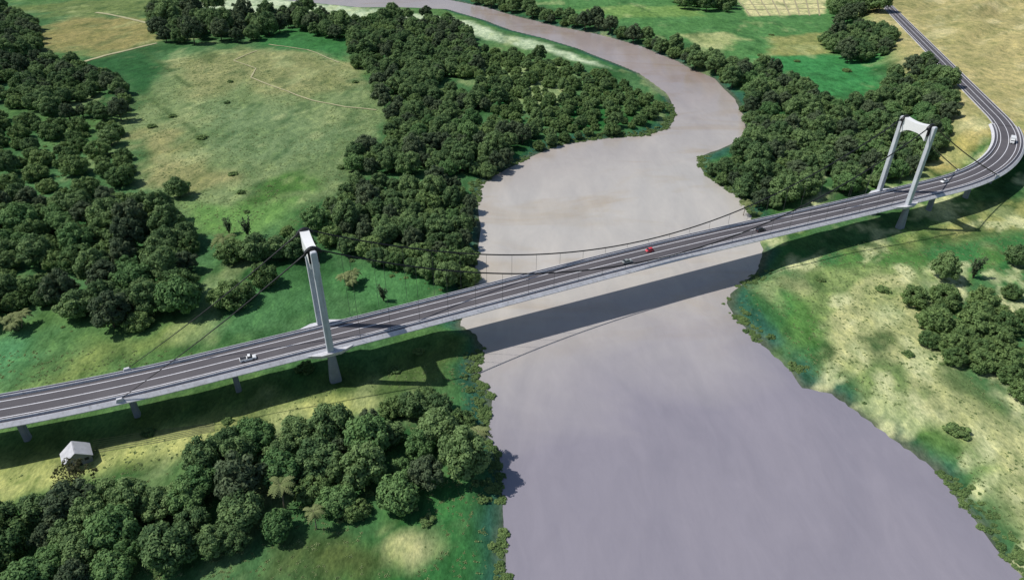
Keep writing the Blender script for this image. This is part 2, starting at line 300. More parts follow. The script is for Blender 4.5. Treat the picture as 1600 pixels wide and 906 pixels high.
# river: silt-laden water, beige upstream of the bridge, greyer lilac downstream
t = NT('silty_water')
p = t.pos()
sep = t.new('ShaderNodeSeparateXYZ'); t.link(p, sep.inputs[0])
warp = t.noise(0.018, 4, 0.55, p, 0.8)
mad = t.new('ShaderNodeMath', operation='MULTIPLY_ADD'); t.link(warp, mad.inputs[0]); mad.inputs[1].default_value = 70.0
axis = t.new('ShaderNodeMath', operation='MULTIPLY_ADD'); t.link(sep.outputs[0], axis.inputs[0]); axis.inputs[1].default_value = -0.45
t.link(sep.outputs[1], axis.inputs[2]); t.link(axis.outputs[0], mad.inputs[2])
mixf = t.maprange(mad.outputs[0], 175.0, 255.0, 0, 1)
mixg = t.maprange(mad.outputs[0], 330.0, 520.0, 0, 1)
c = t.mix(WATER_LOW, WATER_MID, mixf); c = t.mix(c, WATER_FAR, mixg)
silt = t.mix((1, 1, 1), (0.92, 0.85, 0.74), t.maprange(t.noise(0.022, 4, 0.6, t.pos((0.5, 1.2, 1), rz=-0.43), 1.0), 0.5, 0.68, 0, 1))
c = t.mix(c, silt, mixf, 'MULTIPLY')
p2 = t.pos((1, 0.35, 1), rz=0.4)
f1 = t.noise(0.035, 6, 0.6, p2, 1.2); f3 = t.noise(0.16, 5, 0.65, p2, 0.8)
c = t.mix(c, t.mix((0.86, 0.87, 0.89), (1.10, 1.09, 1.07), t.maprange(f1, 0.3, 0.7, 0.15, 0.85)), 1.0, 'MULTIPLY')
c = t.mix(c, t.mix((0.955, 0.955, 0.96), (1.04, 1.04, 1.04), t.maprange(f3, 0.3, 0.7, 0, 1)), 1.0, 'MULTIPLY')
rip = t.noise(0.55, 4, 0.6, p2, 0.4)
t.bump(rip, 0.10, 0.35)
M['water'] = t.set(c, 0.22, 0.5)

def leaf_mat(name, dark, light, trans=0.30):
    t = NT(name)
    oi = t.new('ShaderNodeObjectInfo'); at = t.new('ShaderNodeAttribute', attribute_name='tint')
    add = t.new('ShaderNodeMath', operation='MULTIPLY_ADD'); t.link(oi.outputs['Random'], add.inputs[0]); add.inputs[1].default_value = 0.7
    t.link(at.outputs['Fac'], add.inputs[2])
    fac = t.maprange(add.outputs[0], 0.1, 1.2, 0, 1)
    c = t.mix(dark, light, fac)
    n_ = t.noise(0.9, 3, 0.6, t.pos(obj=True))
    c = t.mix(c, t.mix((0.8, 0.8, 0.8), (1.2, 1.2, 1.15), t.maprange(n_, 0.3, 0.7, 0, 1)), 1.0, 'MULTIPLY')
    t.set(c, 0.7, 0.08)
    tr = t.new('ShaderNodeBsdfTranslucent'); t.link(c, tr.inputs[0])
    mx = t.new('ShaderNodeMixShader'); mx.inputs[0].default_value = trans
    t.link(t.b.outputs[0], mx.inputs[1]); t.link(tr.outputs[0], mx.inputs[2]); t.link(mx.outputs[0], t.out.inputs[0])
    return t.m
M['leaf'] = leaf_mat('broadleaf_green', (0.080, 0.150, 0.064), (0.225, 0.330, 0.130))
M['leaf_dense'] = leaf_mat('bushy_green', (0.090, 0.165, 0.062), (0.245, 0.350, 0.125))
M['leaf_dark'] = leaf_mat('dark_olive_leaf', (0.066, 0.104, 0.058), (0.155, 0.205, 0.110))
M['leaf_bright'] = leaf_mat('bright_leaf', (0.085, 0.185, 0.068), (0.200, 0.325, 0.120))
M['leaf_palm'] = leaf_mat('palm_leaf', (0.10, 0.15, 0.05), (0.26, 0.30, 0.13))
M['leaf_open'] = leaf_mat('bronze_leaf', (0.040, 0.045, 0.022), (0.080, 0.082, 0.040))
M['bark'] = simple('bark', (0.10, 0.08, 0.06), 0.9, 0.1, var=0.3, scale=1.5)
M['bark_pale'] = simple('pale_bark', (0.26, 0.22, 0.17), 0.9, 0.1, var=0.25, scale=1.5)

# ------------------------------------------------------------------ bridge line
TH = math.radians(24.8705)
AX = np.array([math.cos(TH), math.sin(TH)]); NX = np.array([-math.sin(TH), math.cos(TH)])
A0 = np.array([-58.863, 175.068]) + NX * 7.75          # centre of the deck at the first tower
SPAN = 266.385; DECK = 12.5; TOWER = 36.7
S_CURVE, R_CURVE, TURN = 300.0, 165.0, math.radians(50.0)
S_LEFT, R_LEFT = -40.0, 400.0
ARC_END = S_CURVE + R_CURVE * TURN
BRIDGE_END = 424.0
def centre(s):
    """plan point and heading (relative to the span) at arc length s from the first tower"""
    if s < S_LEFT:
        a_ = (S_LEFT - s) / R_LEFT
        return A0 + AX * (S_LEFT - R_LEFT * math.sin(a_)) + NX * (R_LEFT * (1 - math.cos(a_))), -a_
    if s <= S_CURVE: return A0 + AX * s, 0.0
    a_ = min((s - S_CURVE) / R_CURVE, TURN)
    P = A0 + AX * (S_CURVE + R_CURVE * math.sin(a_)) + NX * (R_CURVE * (1 - math.cos(a_)))
    if s > ARC_END:
        P = P + (AX * math.cos(TURN) + NX * math.sin(TURN)) * (s - ARC_END)
    return P, a_
def deck_z(s):
    return DECK + (0.75 * (1 - math.cos(2 * math.pi * s / SPAN)) if 0 < s < SPAN else 0.0)
def frame(s, off, dz=0.0):
    """point at arc length s, off metres to the far side (left of travel), dz above the deck"""
    P, h = centre(s)
    n_ = -AX * math.sin(h) + NX * math.cos(h)
    q = P + n_ * off
    return (q[0], q[1], deck_z(s) + dz)
def sweep(name, prof, s0, s1, step, mat, parent=None, closed=True):
    k = max(1, int(round((s1 - s0) / step))); mb = MB(); rings = []
    for i in range(k + 1):
        s = s0 + (s1 - s0) * i / k
        rings.append([frame(s, o_, z_) for o_, z_ in prof])
    if closed: mb.loft(rings, True)
    else:
        n_ = len(prof); vs = [p_ for r in rings for p_ in r]
        fs = [(i * n_ + j, (i + 1) * n_ + j, (i + 1) * n_ + j + 1, i * n_ + j + 1) for i in range(k) for j in range(n_ - 1)]
        mb.add(vs, fs)
    return mb.build(name, mat, parent)

# ------------------------------------------------------------------ ground
WATER_Z = -2.0
RIVER = ([(-1200, 1700), (-700, 1150), (-420, 930)] + BANK_L + [(4, 60), (10, 0), (20, -300), (60, -3000)]
         + [(260, -3000), (190, -300), (150, 0), (135, 60)] + BANK_R[::-1] + [(-230, 990), (-500, 1250), (-1050, 1800)])
LAND_PTS = []
for s_ in np.arange(318, 1600, 8.0):
    P_, h_ = centre(s_); LAND_PTS.append((s_, P_[0], P_[1], h_))
LAND_PTS = np.array(LAND_PTS)
def hill(X, Y):
    X = np.asarray(X, float); Y = np.asarray(Y, float)
    best = np.full(X.shape, 1e18); S = np.zeros(X.shape); O = np.zeros(X.shape)
    for s_, x_, y_, h_ in LAND_PTS:
        d2 = (X - x_) ** 2 + (Y - y_) ** 2
        m_ = d2 < best
        n_ = -AX * math.sin(h_) + NX * math.cos(h_)
        best = np.where(m_, d2, best); S = np.where(m_, s_, S)
        O = np.where(m_, (X - x_) * n_[0] + (Y - y_) * n_[1], O)
    base = 12.15 * sstep(362, 428, S)
    far = np.sqrt(best)
    left = base * (1 - sstep(8, 55, far))
    right = base * (1 - 0.4 * sstep(60, 500, far)) + base / 12.15 * 3.0 * sstep(12, 90, far)
    return np.where(O > 0, left, right), O, far, S
def river_d(X, Y): return sdf_poly(X, Y, RIVER)
def ground_parts(X, Y):
    X = np.asarray(X, float); Y = np.asarray(Y, float)
    wx = (fbm(X, Y, 30, 1) - 0.5) * 7; wy = (fbm(X, Y, 30, 2) - 0.5) * 7
    d = river_d(X + wx * 0.35, Y + wy * 0.35)
    hl, O, far, S = hill(X, Y)
    rel = (fbm(X, Y, 28, 5, 4) - 0.5) * 1.3 + (fbm(X, Y, 7, 8, 2) - 0.5) * 0.35
    ua = X * 0.75 + Y * 0.66; va = -X * 0.66 + Y * 0.75
    rel = rel + np.where((O < 0) & (S > 395), ((fbm(ua * 0.3, va, 34, 15, 4) - 0.5) * 17.0 + (fbm(ua * 0.3, va, 9, 16, 2) - 0.5) * 1.6), 0.0) * sstep(10, 60, far)
    rel = rel * sstep(6, 26, d) * np.where(S > 395, sstep(8, 30, far), 1.0)
    z = np.where(d > 0, WATER_Z + 2.0 * sstep(0, 11, d), WATER_Z - 2.5 * sstep(0, 12, -d))
    return z + (hl + rel) * sstep(0, 11, d), d, O, far, S
def hgt(x, y): return float(ground_parts(np.array([x]), np.array([y]))[0][0])

def axis_coords(parts):
    out = [parts[0][0]]
    for a_, b_, st in parts:
        k = max(1, int(round((b_ - a_) / st))); out += list(a_ + (b_ - a_) * (np.arange(k) + 1) / k)
    return np.array(out)
gx = axis_coords([(-9000, -3000, 1500), (-3000, -1200, 300), (-1200, -720, 40), (-720, -300, 5), (-300, 300, 2.3), (300, 560, 4), (560, 1000, 20), (1000, 3000, 250), (3000, 9000, 1500)])
gy = axis_coords([(-6000, -1000, 1000), (-1000, -100, 90), (-100, 60, 10), (60, 420, 2.3), (420, 640, 3.2), (640, 960, 5), (960, 1400, 25), (1400, 3000, 200), (3000, 15000, 1500)])
GX, GY = np.meshgrid(gx, gy)
X = GX.ravel(); Y = GY.ravel()
Z, D, O, FAR, S = ground_parts(X, Y)
nx_, ny_ = len(gx), len(gy)
idx = np.arange(nx_ * ny_).reshape(ny_, nx_)
F = np.stack([idx[:-1, :-1], idx[:-1, 1:], idx[1:, 1:], idx[1:, :-1]], -1).reshape(-1, 4)
me = bpy.data.meshes.new('ground')
me.vertices.add(len(X)); me.vertices.foreach_set('co', np.stack([X, Y, Z], 1).ravel())
me.loops.add(F.size); me.loops.foreach_set('vertex_index', F.ravel())
me.polygons.add(len(F)); me.polygons.foreach_set('loop_start', np.arange(0, F.size, 4)); me.polygons.foreach_set('loop_total', np.full(len(F), 4))
me.polygons.foreach_set('use_smooth', np.ones(len(F), bool)); me.update()
# land cover
C = np.tile(np.array(lin((76, 114, 72))), (len(X), 1))
wx = (fbm(X, Y, 40, 21) - 0.5) * 26; wy = (fbm(X, Y, 40, 22) - 0.5) * 26
rag = fbm(X, Y * 0.6, 11, 61, 3)
def blend(mask, col):
    global C
    C = C * (1 - mask[:, None]) + np.array(lin(col))[None] * mask[:, None]
blend(sstep(0.5, 0.72, fbm(X, Y, 60, 31)) * 0.6, (96, 128, 72))
blend(sstep(0.52, 0.7, fbm(X, Y, 35, 33)) * 0.7, (34, 78, 38))
yel = np.where((O < 6) & (FAR < 700), sstep(395, 415, S) * 1.0, sstep(400, 420, S) * (1 - sstep(14, 40, FAR)))
for nm, poly, sf, col in ZONES:
    inb = 30 + sf
    px_ = [p_[0] for p_ in poly]; py_ = [p_[1] for p_ in poly]
    sel = np.where((X > min(px_) - inb) & (X < max(px_) + inb) & (Y > min(py_) - inb) & (Y < max(py_) + inb))[0]
    if not len(sel): continue
    w_ = 0.25 if nm in ('cream',) else (0.6 if sf <= 5 else (1.5 if nm == 'meadow' else 1.15))
    sd = sdf_poly(X[sel] + wx[sel] * w_, Y[sel] + wy[sel] * w_, poly)
    m_ = np.zeros(len(X)); m_[sel] = sstep(sf, -sf, sd + (rag[sel] - 0.5) * sf * 2.2) * 0.9
    if nm == 'bot_sand': m_ = m_ * sstep(0.36, 0.56, fbm(X, Y, 9, 64, 3))
    blend(m_, col)
sandn = fbm(X, Y, 26, 41, 4)
blend(yel, (172, 162, 114))
u_ = X * 0.75 + Y * 0.66; v_ = -X * 0.66 + Y * 0.75
blend(yel * sstep(0.45, 0.72, fbm(u_ * 0.22, v_, 22, 43)) * 0.7, (156, 150, 104))
blend(yel * sstep(0.55, 0.75, fbm(u_ * 0.2, v_, 12, 44)) * 0.6, (204, 194, 150))
for dl in DITCHES:
    blend(sstep(2.6, 0.8, dist_line(X + wx * .12, Y + wy * .12, dl)) * 0.75, (62, 88, 48))
down = sstep(300, 240, Y - 0.45 * X)
bankw = sstep(16, 5, D + (sandn - 0.5) * 26)
blend(bankw * 0.8, (56, 106, 62))
blend(sstep(9, 3, D + (sandn - 0.5) * 16) * 0.85, (48, 90, 80))
blend(sstep(3.2, 1.0, D + (rag - 0.5) * 5) * 0.6, (104, 104, 86))
blend(sstep(1.5, -1.0, D), (88, 92, 82))
# mottling on the open right bank
mr = sstep(60, 110, X) * down
u_ = X * 0.6 + Y * 0.8; v_ = X * 0.8 - Y * 0.6
blend(mr * sstep(0.54, 0.68, fbm(v_, u_ * 0.5, 18, 47)) * 0.65, (92, 128, 66))
blend(mr * sstep(0.54, 0.70, fbm(v_, u_ * 0.5, 9, 48)) * 0.8, (206, 206, 160))
blend(mr * sstep(0.66, 0.74, fbm(v_, u_ * 0.7, 16, 49)) * 0.8, (48, 84, 44))
blend(sstep(0.62, 0.74, fbm(X, Y * 0.5, 14, 52)) * 0.45 * (1 - yel), (44, 84, 48))
blend(sstep(0.62, 0.76, fbm(X, Y * 0.5, 17, 53)) * 0.40 * (1 - yel), (170, 178, 128))
at_ = me.color_attributes.new('cover', 'FLOAT_COLOR', 'POINT')
at_.data.foreach_set('color', np.concatenate([C, np.ones((len(X), 1))], 1).ravel())
me.materials.append(M['ground'])
ground = bpy.data.objects.new('ground', me); COL.objects.link(ground); tag(ground, kind='structure')

w_ = 9000
river = mesh_obj('river', [(-w_, -w_, WATER_Z), (w_, -w_, WATER_Z), (w_, w_ + 3000, WATER_Z), (-w_, w_ + 3000, WATER_Z)], [(0, 1, 2, 3)], M['water'])
tag(river, kind='structure')

# dirt paths across the meadows
M['furrow2'] = simple('field_track_soil', (0.36, 0.33, 0.20), 0.95, 0.1, var=0.2, scale=0.3)
M['path'] = simple('dirt_path', (0.40, 0.38, 0.22), 0.95, 0.1, var=0.2, scale=0.3)
def ribbon(name, pts, width, mat, lift=0.14, step=3.0, parent=None):
    P = []
    for (x0, y0), (x1, y1) in zip(pts[:-1], pts[1:]):
        k = max(1, int(math.hypot(x1 - x0, y1 - y0) / step))
        P += [(x0 + (x1 - x0) * i / k, y0 + (y1 - y0) * i / k) for i in range(k)]
    P.append(pts[-1]); vs = []; fs = []
    xs = []; ys = []
    for i, (x, y) in enumerate(P):
        xa, ya = P[max(0, i - 1)]; xb, yb = P[min(len(P) - 1, i + 1)]
        l_ = math.hypot(xb - xa, yb - ya); nx, ny = -(yb - ya) / l_, (xb - xa) / l_
        ww = width * (0.75 + 0.5 * float(vnoise(x, y, 9, 3)))
        for sgn in (-1, 0, 1): xs.append(x + nx * ww / 2 * sgn); ys.append(y + ny * ww / 2 * sgn)
    zz = ground_parts(np.array(xs), np.array(ys))[0] + lift
    vs = list(zip(xs, ys, zz))
    for i in range(len(P) - 1):
        for j in (0, 1): fs.append((i * 3 + j, i * 3 + 3 + j, i * 3 + 4 + j, i * 3 + 1 + j))
    return mesh_obj(name, vs, fs, mat, parent)
for i, pth in enumerate(PATHS):
    tag(ribbon('path', pth, (3.4, 3.8, 1.3, 1.3)[i], M['path'], 0.3), kind='structure')
for i, pth in enumerate(FIELD_LINES):
    tag(ribbon('field_track', pth, 1.6, M['furrow2'], 0.3, 6.0), kind='structure')
# plough lines beside the shed
M['furrow'] = simple('turned_soil', (0.20, 0.21, 0.10), 0.95, 0.1, var=0.2, scale=0.8)
ra, rb = ROWS
mbv = []; mbf = []
for k in range(7):
    u = k / 6
    pts = [(ra[i][0] * (1 - u) + rb[i][0] * u, ra[i][1] * (1 - u) + rb[i][1] * u) for i in range(3)]
    o_ = ribbon('tmp', pts, 0.28, M['furrow'], 0.10, 1.5)
    b_ = len(mbv); mbv += [tuple(v.co) for v in o_.data.vertices]; mbf += [tuple(i + b_ for i in q.vertices) for q in o_.data.polygons]
    bpy.data.objects.remove(o_)
tag(mesh_obj('plough_furrows', mbv, mbf, M['furrow']), 'thin parallel plough furrows in pale grass beside the white shed', 'furrows', kind='stuff')

# ------------------------------------------------------------------ land road beyond the bridge
road = sweep('road', [(-5.6, -0.6), (-5.6, 0.0), (5.6, 0.0), (5.6, -0.6)], BRIDGE_END - 0.6, 1500, 8, M['asphalt'])
tag(road, kind='structure')
for off in (-3.9, 0.0, 3.9):
    sweep('lane_line', [(off - 0.17, 0.012), (off + 0.17, 0.012)], BRIDGE_END, 1490, 8, M['paint'], road, closed=False)
for sg in (-1, 1):
    sweep('kerb', [(sg * 5.62, -0.5), (sg * 5.62, 0.13), (sg * 5.95, 0.13), (sg * 5.95, -0.5)], BRIDGE_END, 1490, 8, M['concrete'], road)

# ------------------------------------------------------------------ suspension bridge
o0 = frame(0, 0); bridge = empty('suspension_bridge', (0, 0, 0))
tag(bridge, 'grey suspension bridge with two white portal towers carrying the road over the river', 'bridge')
S0, S1 = -330.0, BRIDGE_END
deck = sweep('deck', [(-6.95, -0.05), (6.95, -0.05), (7.0, -1.0), (4.2, -2.1), (-4.2, -2.1), (-7.0, -1.0)], S0, S1, 5, M['concrete'], bridge)
sweep('road_surface', [(-5.45, 0.0), (5.45, 0.0)], S0, S1, 5, M['asphalt'], deck, closed=False)
for sg in (-1, 1):
    w2 = [(sg * 5.85, 0.10), (sg * 6.93, 0.10)]
    sweep('walkway', w2 if sg > 0 else w2[::-1], S0, S1, 5, M['walk'], deck, closed=False)
    sweep('barrier', [(sg * 5.48, -0.03), (sg * 5.55, 0.72), (sg * 5.78, 0.72), (sg * 5.84, -0.03)], S0, S1, 5, M['concrete'], deck)
    sweep('parapet', [(sg * 6.96, -0.9), (sg * 6.96, 0.48), (sg * 7.12, 0.52), (sg * 8.2, -0.5), (sg * 8.15, -0.8), (sg * 7.1, -1.2)], S0, S1, 5, M['concrete'], bridge)
for off in (-3.9, 0.0, 3.9):
    sweep('lane_line', [(off - 0.15, 0.012), (off + 0.15, 0.012)], S0, S1, 5, M['paint'], deck, closed=False)

def local(s, off, z):                                   # tower frame: along, across, absolute height
    P = A0 + AX * s + NX * off; return (P[0], P[1], z)
LEG = 8.0
def tower(s0):
    tw = empty('tower', (0, 0, 0), 0, bridge)
    zd = DECK
    for sg in (-1, 1):
        rings = []
        for z, la, wa in ((zd - 0.9, 2.3, 1.95), (zd + 0.4, 2.2, 1.9), (zd + 18, 2.05, 1.8), (zd + TOWER - 0.5, 1.95, 1.7), (zd + TOWER - 0.1, 1.75, 1.5), (zd + TOWER + 0.12, 1.2, 1.0)):
            cx, cy, _ = local(s0, sg * LEG, z)
            rings.append(rrect(cx, cy, z, la, wa, min(0.28, wa * .3), TH))
        lg = MB().loft(rings).build('leg', M['tower'], tw)
        # platform bulge on the deck edge
        mb = MB(); out = []
        prof = [(-9.5, 7.0), (-3.2, 9.8), (3.2, 9.8), (9.5, 7.0)]
        if sg < 0: prof = prof[::-1]
        top = [local(s0 + a_, sg * o_, zd - 0.1) for a_, o_ in prof]; bot = [local(s0 + a_ * 0.95, sg * (o_ - 0.4), zd - 1.45) for a_, o_ in prof]
        mb.loft([bot, top]).build('platform', M['concrete'], tw)
        # pier shaft down to the ground
        rings = []
        for z, la, wa in ((zd - 1.44, 2.5, 2.2), (zd - 3.2, 2.7, 2.3), (5.0, 3.3, 2.6), (1.5, 3.8, 2.9), (-2.5, 4.0, 3.1)):
            cx, cy, _ = local(s0, sg * LEG, z)
            rings.append(rrect(cx, cy, z, la, wa, 0.9, TH, 4))
        MB().loft(rings[::-1]).build('pier_shaft', M['pier'], tw)
        # cable saddle on top, between leg cap and cross beam
        mb = MB()
        arc = []
        for k in range(9):
            u = -1 + 2 * k / 8
            arc.append((u * 2.5, zd + TOWER + 0.75 - 1.5 * u * u))
        rin = []
        for a_, z in arc:
            rin.append([local(s0 + a_, sg * (6.62 + dx), z + dz) for dx, dz in ((-0.62, -0.85), (0.5, -0.85), (0.5, 0.1), (0.25, 0.3), (-0.4, 0.3), (-0.62, 0.1))])
        mb.loft(rin)
        mb.box(local(s0, sg * 6.56, zd + TOWER - 2.2), (3.0, 0.66, 4.6), Matrix.Rotation(TH, 3, 'Z'))
        mb.build('cable_saddle', M['black'], tw)
    # cross beam: top sags a little, underside arched with haunches
    k = 14; tops = []; bots = []
    for i in range(k + 1):
        u = -1 + 2 * i / k; o_ = u * 6.2
        tops.append((o_, zd + TOWER + 0.25 - 0.9 * (1 - u * u))); bots.append((o_, zd + TOWER - 4.4 - 2.4 * abs(u) ** 3))
    ring = tops + bots[::-1]
    mb = MB().loft([[local(s0 + a_, o_, z) for o_, z in ring] for a_ in (-1.45, 1.45)])
    mb.build('cross_beam', M['beam'], tw)
    return tw
tower(0.0); tower(SPAN)

for s_ in (-30, -60, -90, -120, -150, -180, -210, -240, -270, -300, SPAN + 30, SPAN + 60, SPAN + 90, SPAN + 120):
    P, h_ = centre(s_); rings = []
    z0 = hgt(P[0], P[1]) - 1.5; ang = TH + h_
    if z0 > DECK - 4.5: continue
    for z, la, wa in ((z0, 2.0, 2.8), (z0 + 2.5, 1.8, 2.6), (DECK - 5, 1.7, 2.5), (DECK - 3.4, 1.8, 4.6), (DECK - 2.12, 2.0, 8.0)):
        rings.append(rrect(P[0], P[1], z, la, wa, 0.7, ang, 4))
    MB().loft(rings).build('pier', M['pier'], bridge)

ZM = 3.6                                                 # cable height above the deck datum at midspan
CO = 7.25
def cable_z(s): return DECK + ZM + (TOWER + 0.55 - ZM) * (2 * s / SPAN - 1) ** 2
for sg in (-1, 1):
    pts = [local(SPAN * i / 60, sg * (6.75 + (CO - 6.75) * min(1, i / 8, (60 - i) / 8)), cable_z(SPAN * i / 60)) for i in range(61)]
    DL, DR = (61.0, 68.0) if sg < 0 else (60.0, 58.0)
    left = []; right = []
    pl = frame(-DL, sg * 7.3, 0.6); pr = frame(SPAN + DR, sg * 7.3, 0.6)
    a_ = Vector(pts[0]); b_ = Vector(pts[-1])
    for i in range(12, 0, -1):
        u = i / 12; v = a_.lerp(Vector(pl), u); v.z -= 1.2 * math.sin(math.pi * u); left.append(tuple(v))
    for i in range(1, 13):
        u = i / 12; v = b_.lerp(Vector(pr), u); v.z -= 1.2 * math.sin(math.pi * u); right.append(tuple(v))
    cb = MB().tube(left + pts + right, [0.09 + 0.012 * i for i in range(12)] + [0.25] * 61 + [0.24] * 12, 8).build('main_cable', M['black'], bridge, True)
    for q in (pl, pr):
        MB().loft([rrect(q[0], q[1], DECK - 0.1, 2.4, 1.0, 0.2, TH), rrect(q[0], q[1], DECK + 1.0, 1.6, 0.8, 0.2, TH)]).build('cable_anchor', M['concrete'], cb)
    for k in range(1, 26):
        s_ = SPAN * k / 26
        z1 = cable_z(s_); z0 = deck_z(s_) + 0.7
        if z1 - z0 < 0.4: continue
        x_, y_, _ = local(s_, sg * CO, 0)
        MB().tube([(x_, y_, z0), (x_, y_, z1)], 0.055, 5, False).build('hanger', M['hanger'], bridge)

# ------------------------------------------------------------------ shed by the bridge
M['shed_wall'] = simple('shed_wall_paint', (0.30, 0.30, 0.33), 0.8, 0.2, var=0.12, scale=0.8)
M['shed_roof'] = simple('shed_roof_sheet', (0.52, 0.52, 0.55), 0.6, 0.3, var=0.16, scale=0.6)
M['dark'] = simple('dark_opening', (0.03, 0.03, 0.035), 0.5, 0.4)
def shed(x, y, rz):
    z = hgt(x, y) - 0.2; r = empty('shed', (x, y, z), rz)
    tag(r, 'white gable-roofed shed standing alone in pale grass below the bridge', 'shed')
    w, l, h, rise = 6.6, 5.0, 2.8, 2.5
    mb = MB().loft([[(-w / 2, yy, 0), (w / 2, yy, 0), (w / 2, yy, h), (0, yy, h + rise - 0.1), (-w / 2, yy, h)] for yy in (-l / 2, l / 2)])
    wl_ = mb.build('wall', M['shed_wall'], r)
    for sg in (-1, 1):
        sl = Vector((sg * (w / 2 + 0.5), 0, -rise * (w / 2 + 0.5) / (w / 2)))
        nrm = Vector((sg * rise, 0, w / 2)).normalized() * 0.14
        a_ = Vector((0, 0, h + rise)); ring = []
        for yy in (-l / 2 - 0.5, l / 2 + 0.5):
            o_ = Vector((0, yy, 0)); ring.append([a_ + o_, a_ + sl + o_, a_ + sl + o_ + nrm, a_ + o_ + nrm + Vector((0, 0, .02))])
        MB().loft(ring).build('roof', M['shed_roof'], r)
    MB().box((0, -l / 2 - 0.04, 1.1), (1.3, 0.1, 2.2)).build('door', M['dark'], r)
    for xx in (-2.1, 2.1): MB().box((xx, -l / 2 - 0.04, 1.8), (1.1, 0.1, 0.9)).build('window', M['dark'], r)
    MB().box((w / 2 + 0.04, 0, 1.8), (0.1, 1.4, 0.9)).build('window', M['dark'], r)
    return r
shed(-125.0, 138.6, math.radians(36))

# ------------------------------------------------------------------ vehicles
M['white_car'] = simple('white_car_paint', (0.78, 0.78, 0.77), 0.3, 0.5)
M['grey_car'] = simple('grey_car_paint', (0.26, 0.28, 0.27), 0.35, 0.5)
M['dark_car'] = simple('dark_car_paint', (0.035, 0.033, 0.035), 0.3, 0.5)
M['red_car'] = simple('red_car_paint', (0.62, 0.05, 0.07), 0.35, 0.5)
M['glass'] = simple('tinted_glass', (0.02, 0.025, 0.03), 0.08, 0.6)
M['tyre'] = simple('tyre_rubber', (0.02, 0.02, 0.02), 0.9, 0.2)
M['rim'] = simple('wheel_rim', (0.4, 0.4, 0.42), 0.35, 0.5, 0.6)
M['lamp'] = simple('headlamp_lens', (0.7, 0.7, 0.68), 0.15, 0.6)
M['tail'] = simple('tail_lamp_lens', (0.35, 0.02, 0.02), 0.2, 0.5)
def wheels(r, xs, w, rad):
    for x in xs:
        for sg in (-1, 1):
            y0 = sg * (w / 2 - 0.22); y1 = sg * (w / 2 + 0.01)
            wh = MB().loft([[(x + rr * math.cos(2 * math.pi * k / 14), yy, rad + rr * math.sin(2 * math.pi * k / 14)) for k in range(14)] for yy, rr in ((y0, rad), (y1 - sg * .04, rad), (y1, rad * .9))]).build('wheel', M['tyre'], r)
            MB().loft([[(x + rr * math.cos(2 * math.pi * k / 12), yy, rad + rr * math.sin(2 * math.pi * k / 12)) for k in range(12)] for yy, rr in ((y1, rad * .62), (y1 + sg * .02, rad * .55))]).build('rim', M['rim'], wh)
def car(label, cat, s, off, paint, L=4.5, w=1.8, h=1.48, facing=1, style='sedan', group=None):
    P, hd = centre(s); x, y, z = frame(s, off, 0.012)
    r = empty('car', (x, y, z), TH + hd + (0 if facing > 0 else math.pi)); tag(r, label, cat, group)
    hl = L / 2
    def section(x_, ww, z0, z1, tuck): return [(x_, -ww / 2, z0), (x_, ww / 2, z0), (x_, ww / 2, z0 + (z1 - z0) * .55), (x_, ww / 2 - tuck, z1), (x_, -ww / 2 + tuck, z1), (x_, -ww / 2, z0 + (z1 - z0) * .55)]
    MB().loft([section(-hl, w * .88, .38, .80, .12), section(-hl + .18, w * .97, .26, .92, .1), section(-hl * .45, w, .22, .95, .08), section(hl * .35, w, .22, .95, .08), section(hl * .75, w * .98, .24, .86, .1), section(hl - .12, w * .93, .28, .74, .14), section(hl, w * .82, .36, .62, .14)]).build('body', M[paint], r)
    if style == 'pickup': xs_ = (-.05 * L, .02 * L, .16 * L, .28 * L)
    elif style == 'hatch': xs_ = (-.47 * L, -.36 * L, .10 * L, .27 * L)
    else: xs_ = (-.36 * L, -.2 * L, .08 * L, .25 * L)
    zb, zt = .90, h
    gl = MB().loft([[(xs_[0], -w * .45, zb), (xs_[0], w * .45, zb), (xs_[3], w * .45, zb), (xs_[3], -w * .45, zb)], [(xs_[1], -w * .37, zt - .05), (xs_[1], w * .37, zt - .05), (xs_[2], w * .37, zt - .05), (xs_[2], -w * .37, zt - .05)]]).build('cabin_glass', M['glass'], r)
    MB().loft([[(xs_[1] - .06, -w * .39, zt - .08), (xs_[1] - .06, w * .39, zt - .08), (xs_[2] + .06, w * .39, zt - .08), (xs_[2] + .06, -w * .39, zt - .08)], [(xs_[1] + .1, -w * .35, zt), (xs_[1] + .1, w * .35, zt), (xs_[2] - .1, w * .35, zt), (xs_[2] - .1, -w * .35, zt)]]).build('roof', M[paint], r)
    if style == 'pickup':
        MB().box((-.28 * L, 0, .96), (.38 * L, w * .8, .05)).build('load_bed', M['dark'], r)
    wheels(r, (-hl * .62, hl * .64), w, .33)
    for sg in (-1, 1):
        MB().box((hl - .06, sg * w * .33, .62), (.12, .3, .14)).build('headlight', M['lamp'], r)
        MB().box((-hl + .03, sg * w * .34, .72), (.1, .24, .14)).build('tail_light', M['tail'], r)
    return r
car('white pickup on the bridge, left of the nearer tower', 'pickup', -24.8, -1.95, 'white_car', 5.0, 1.9, 1.7, 1, 'pickup')
car('white car on the bridge just right of the farther tower', 'car', 304.5, 2.2, 'white_car', 4.6, 1.8, 1.5, -1, 'sedan')
car('small red hatchback in the far lane near midspan', 'car', 130.0, 1.9, 'red_car', 3.3, 1.6, 1.5, -1, 'hatch')
car('grey car in the near lane left of the red hatchback', 'car', 117.0, -1.9, 'grey_car', 4.3, 1.75, 1.45, 1, 'sedan')
car('black car in the near lane over the right river bank', 'car', 184.0, -1.9, 'dark_car', 4.4, 1.8, 1.5, 1, 'hatch')
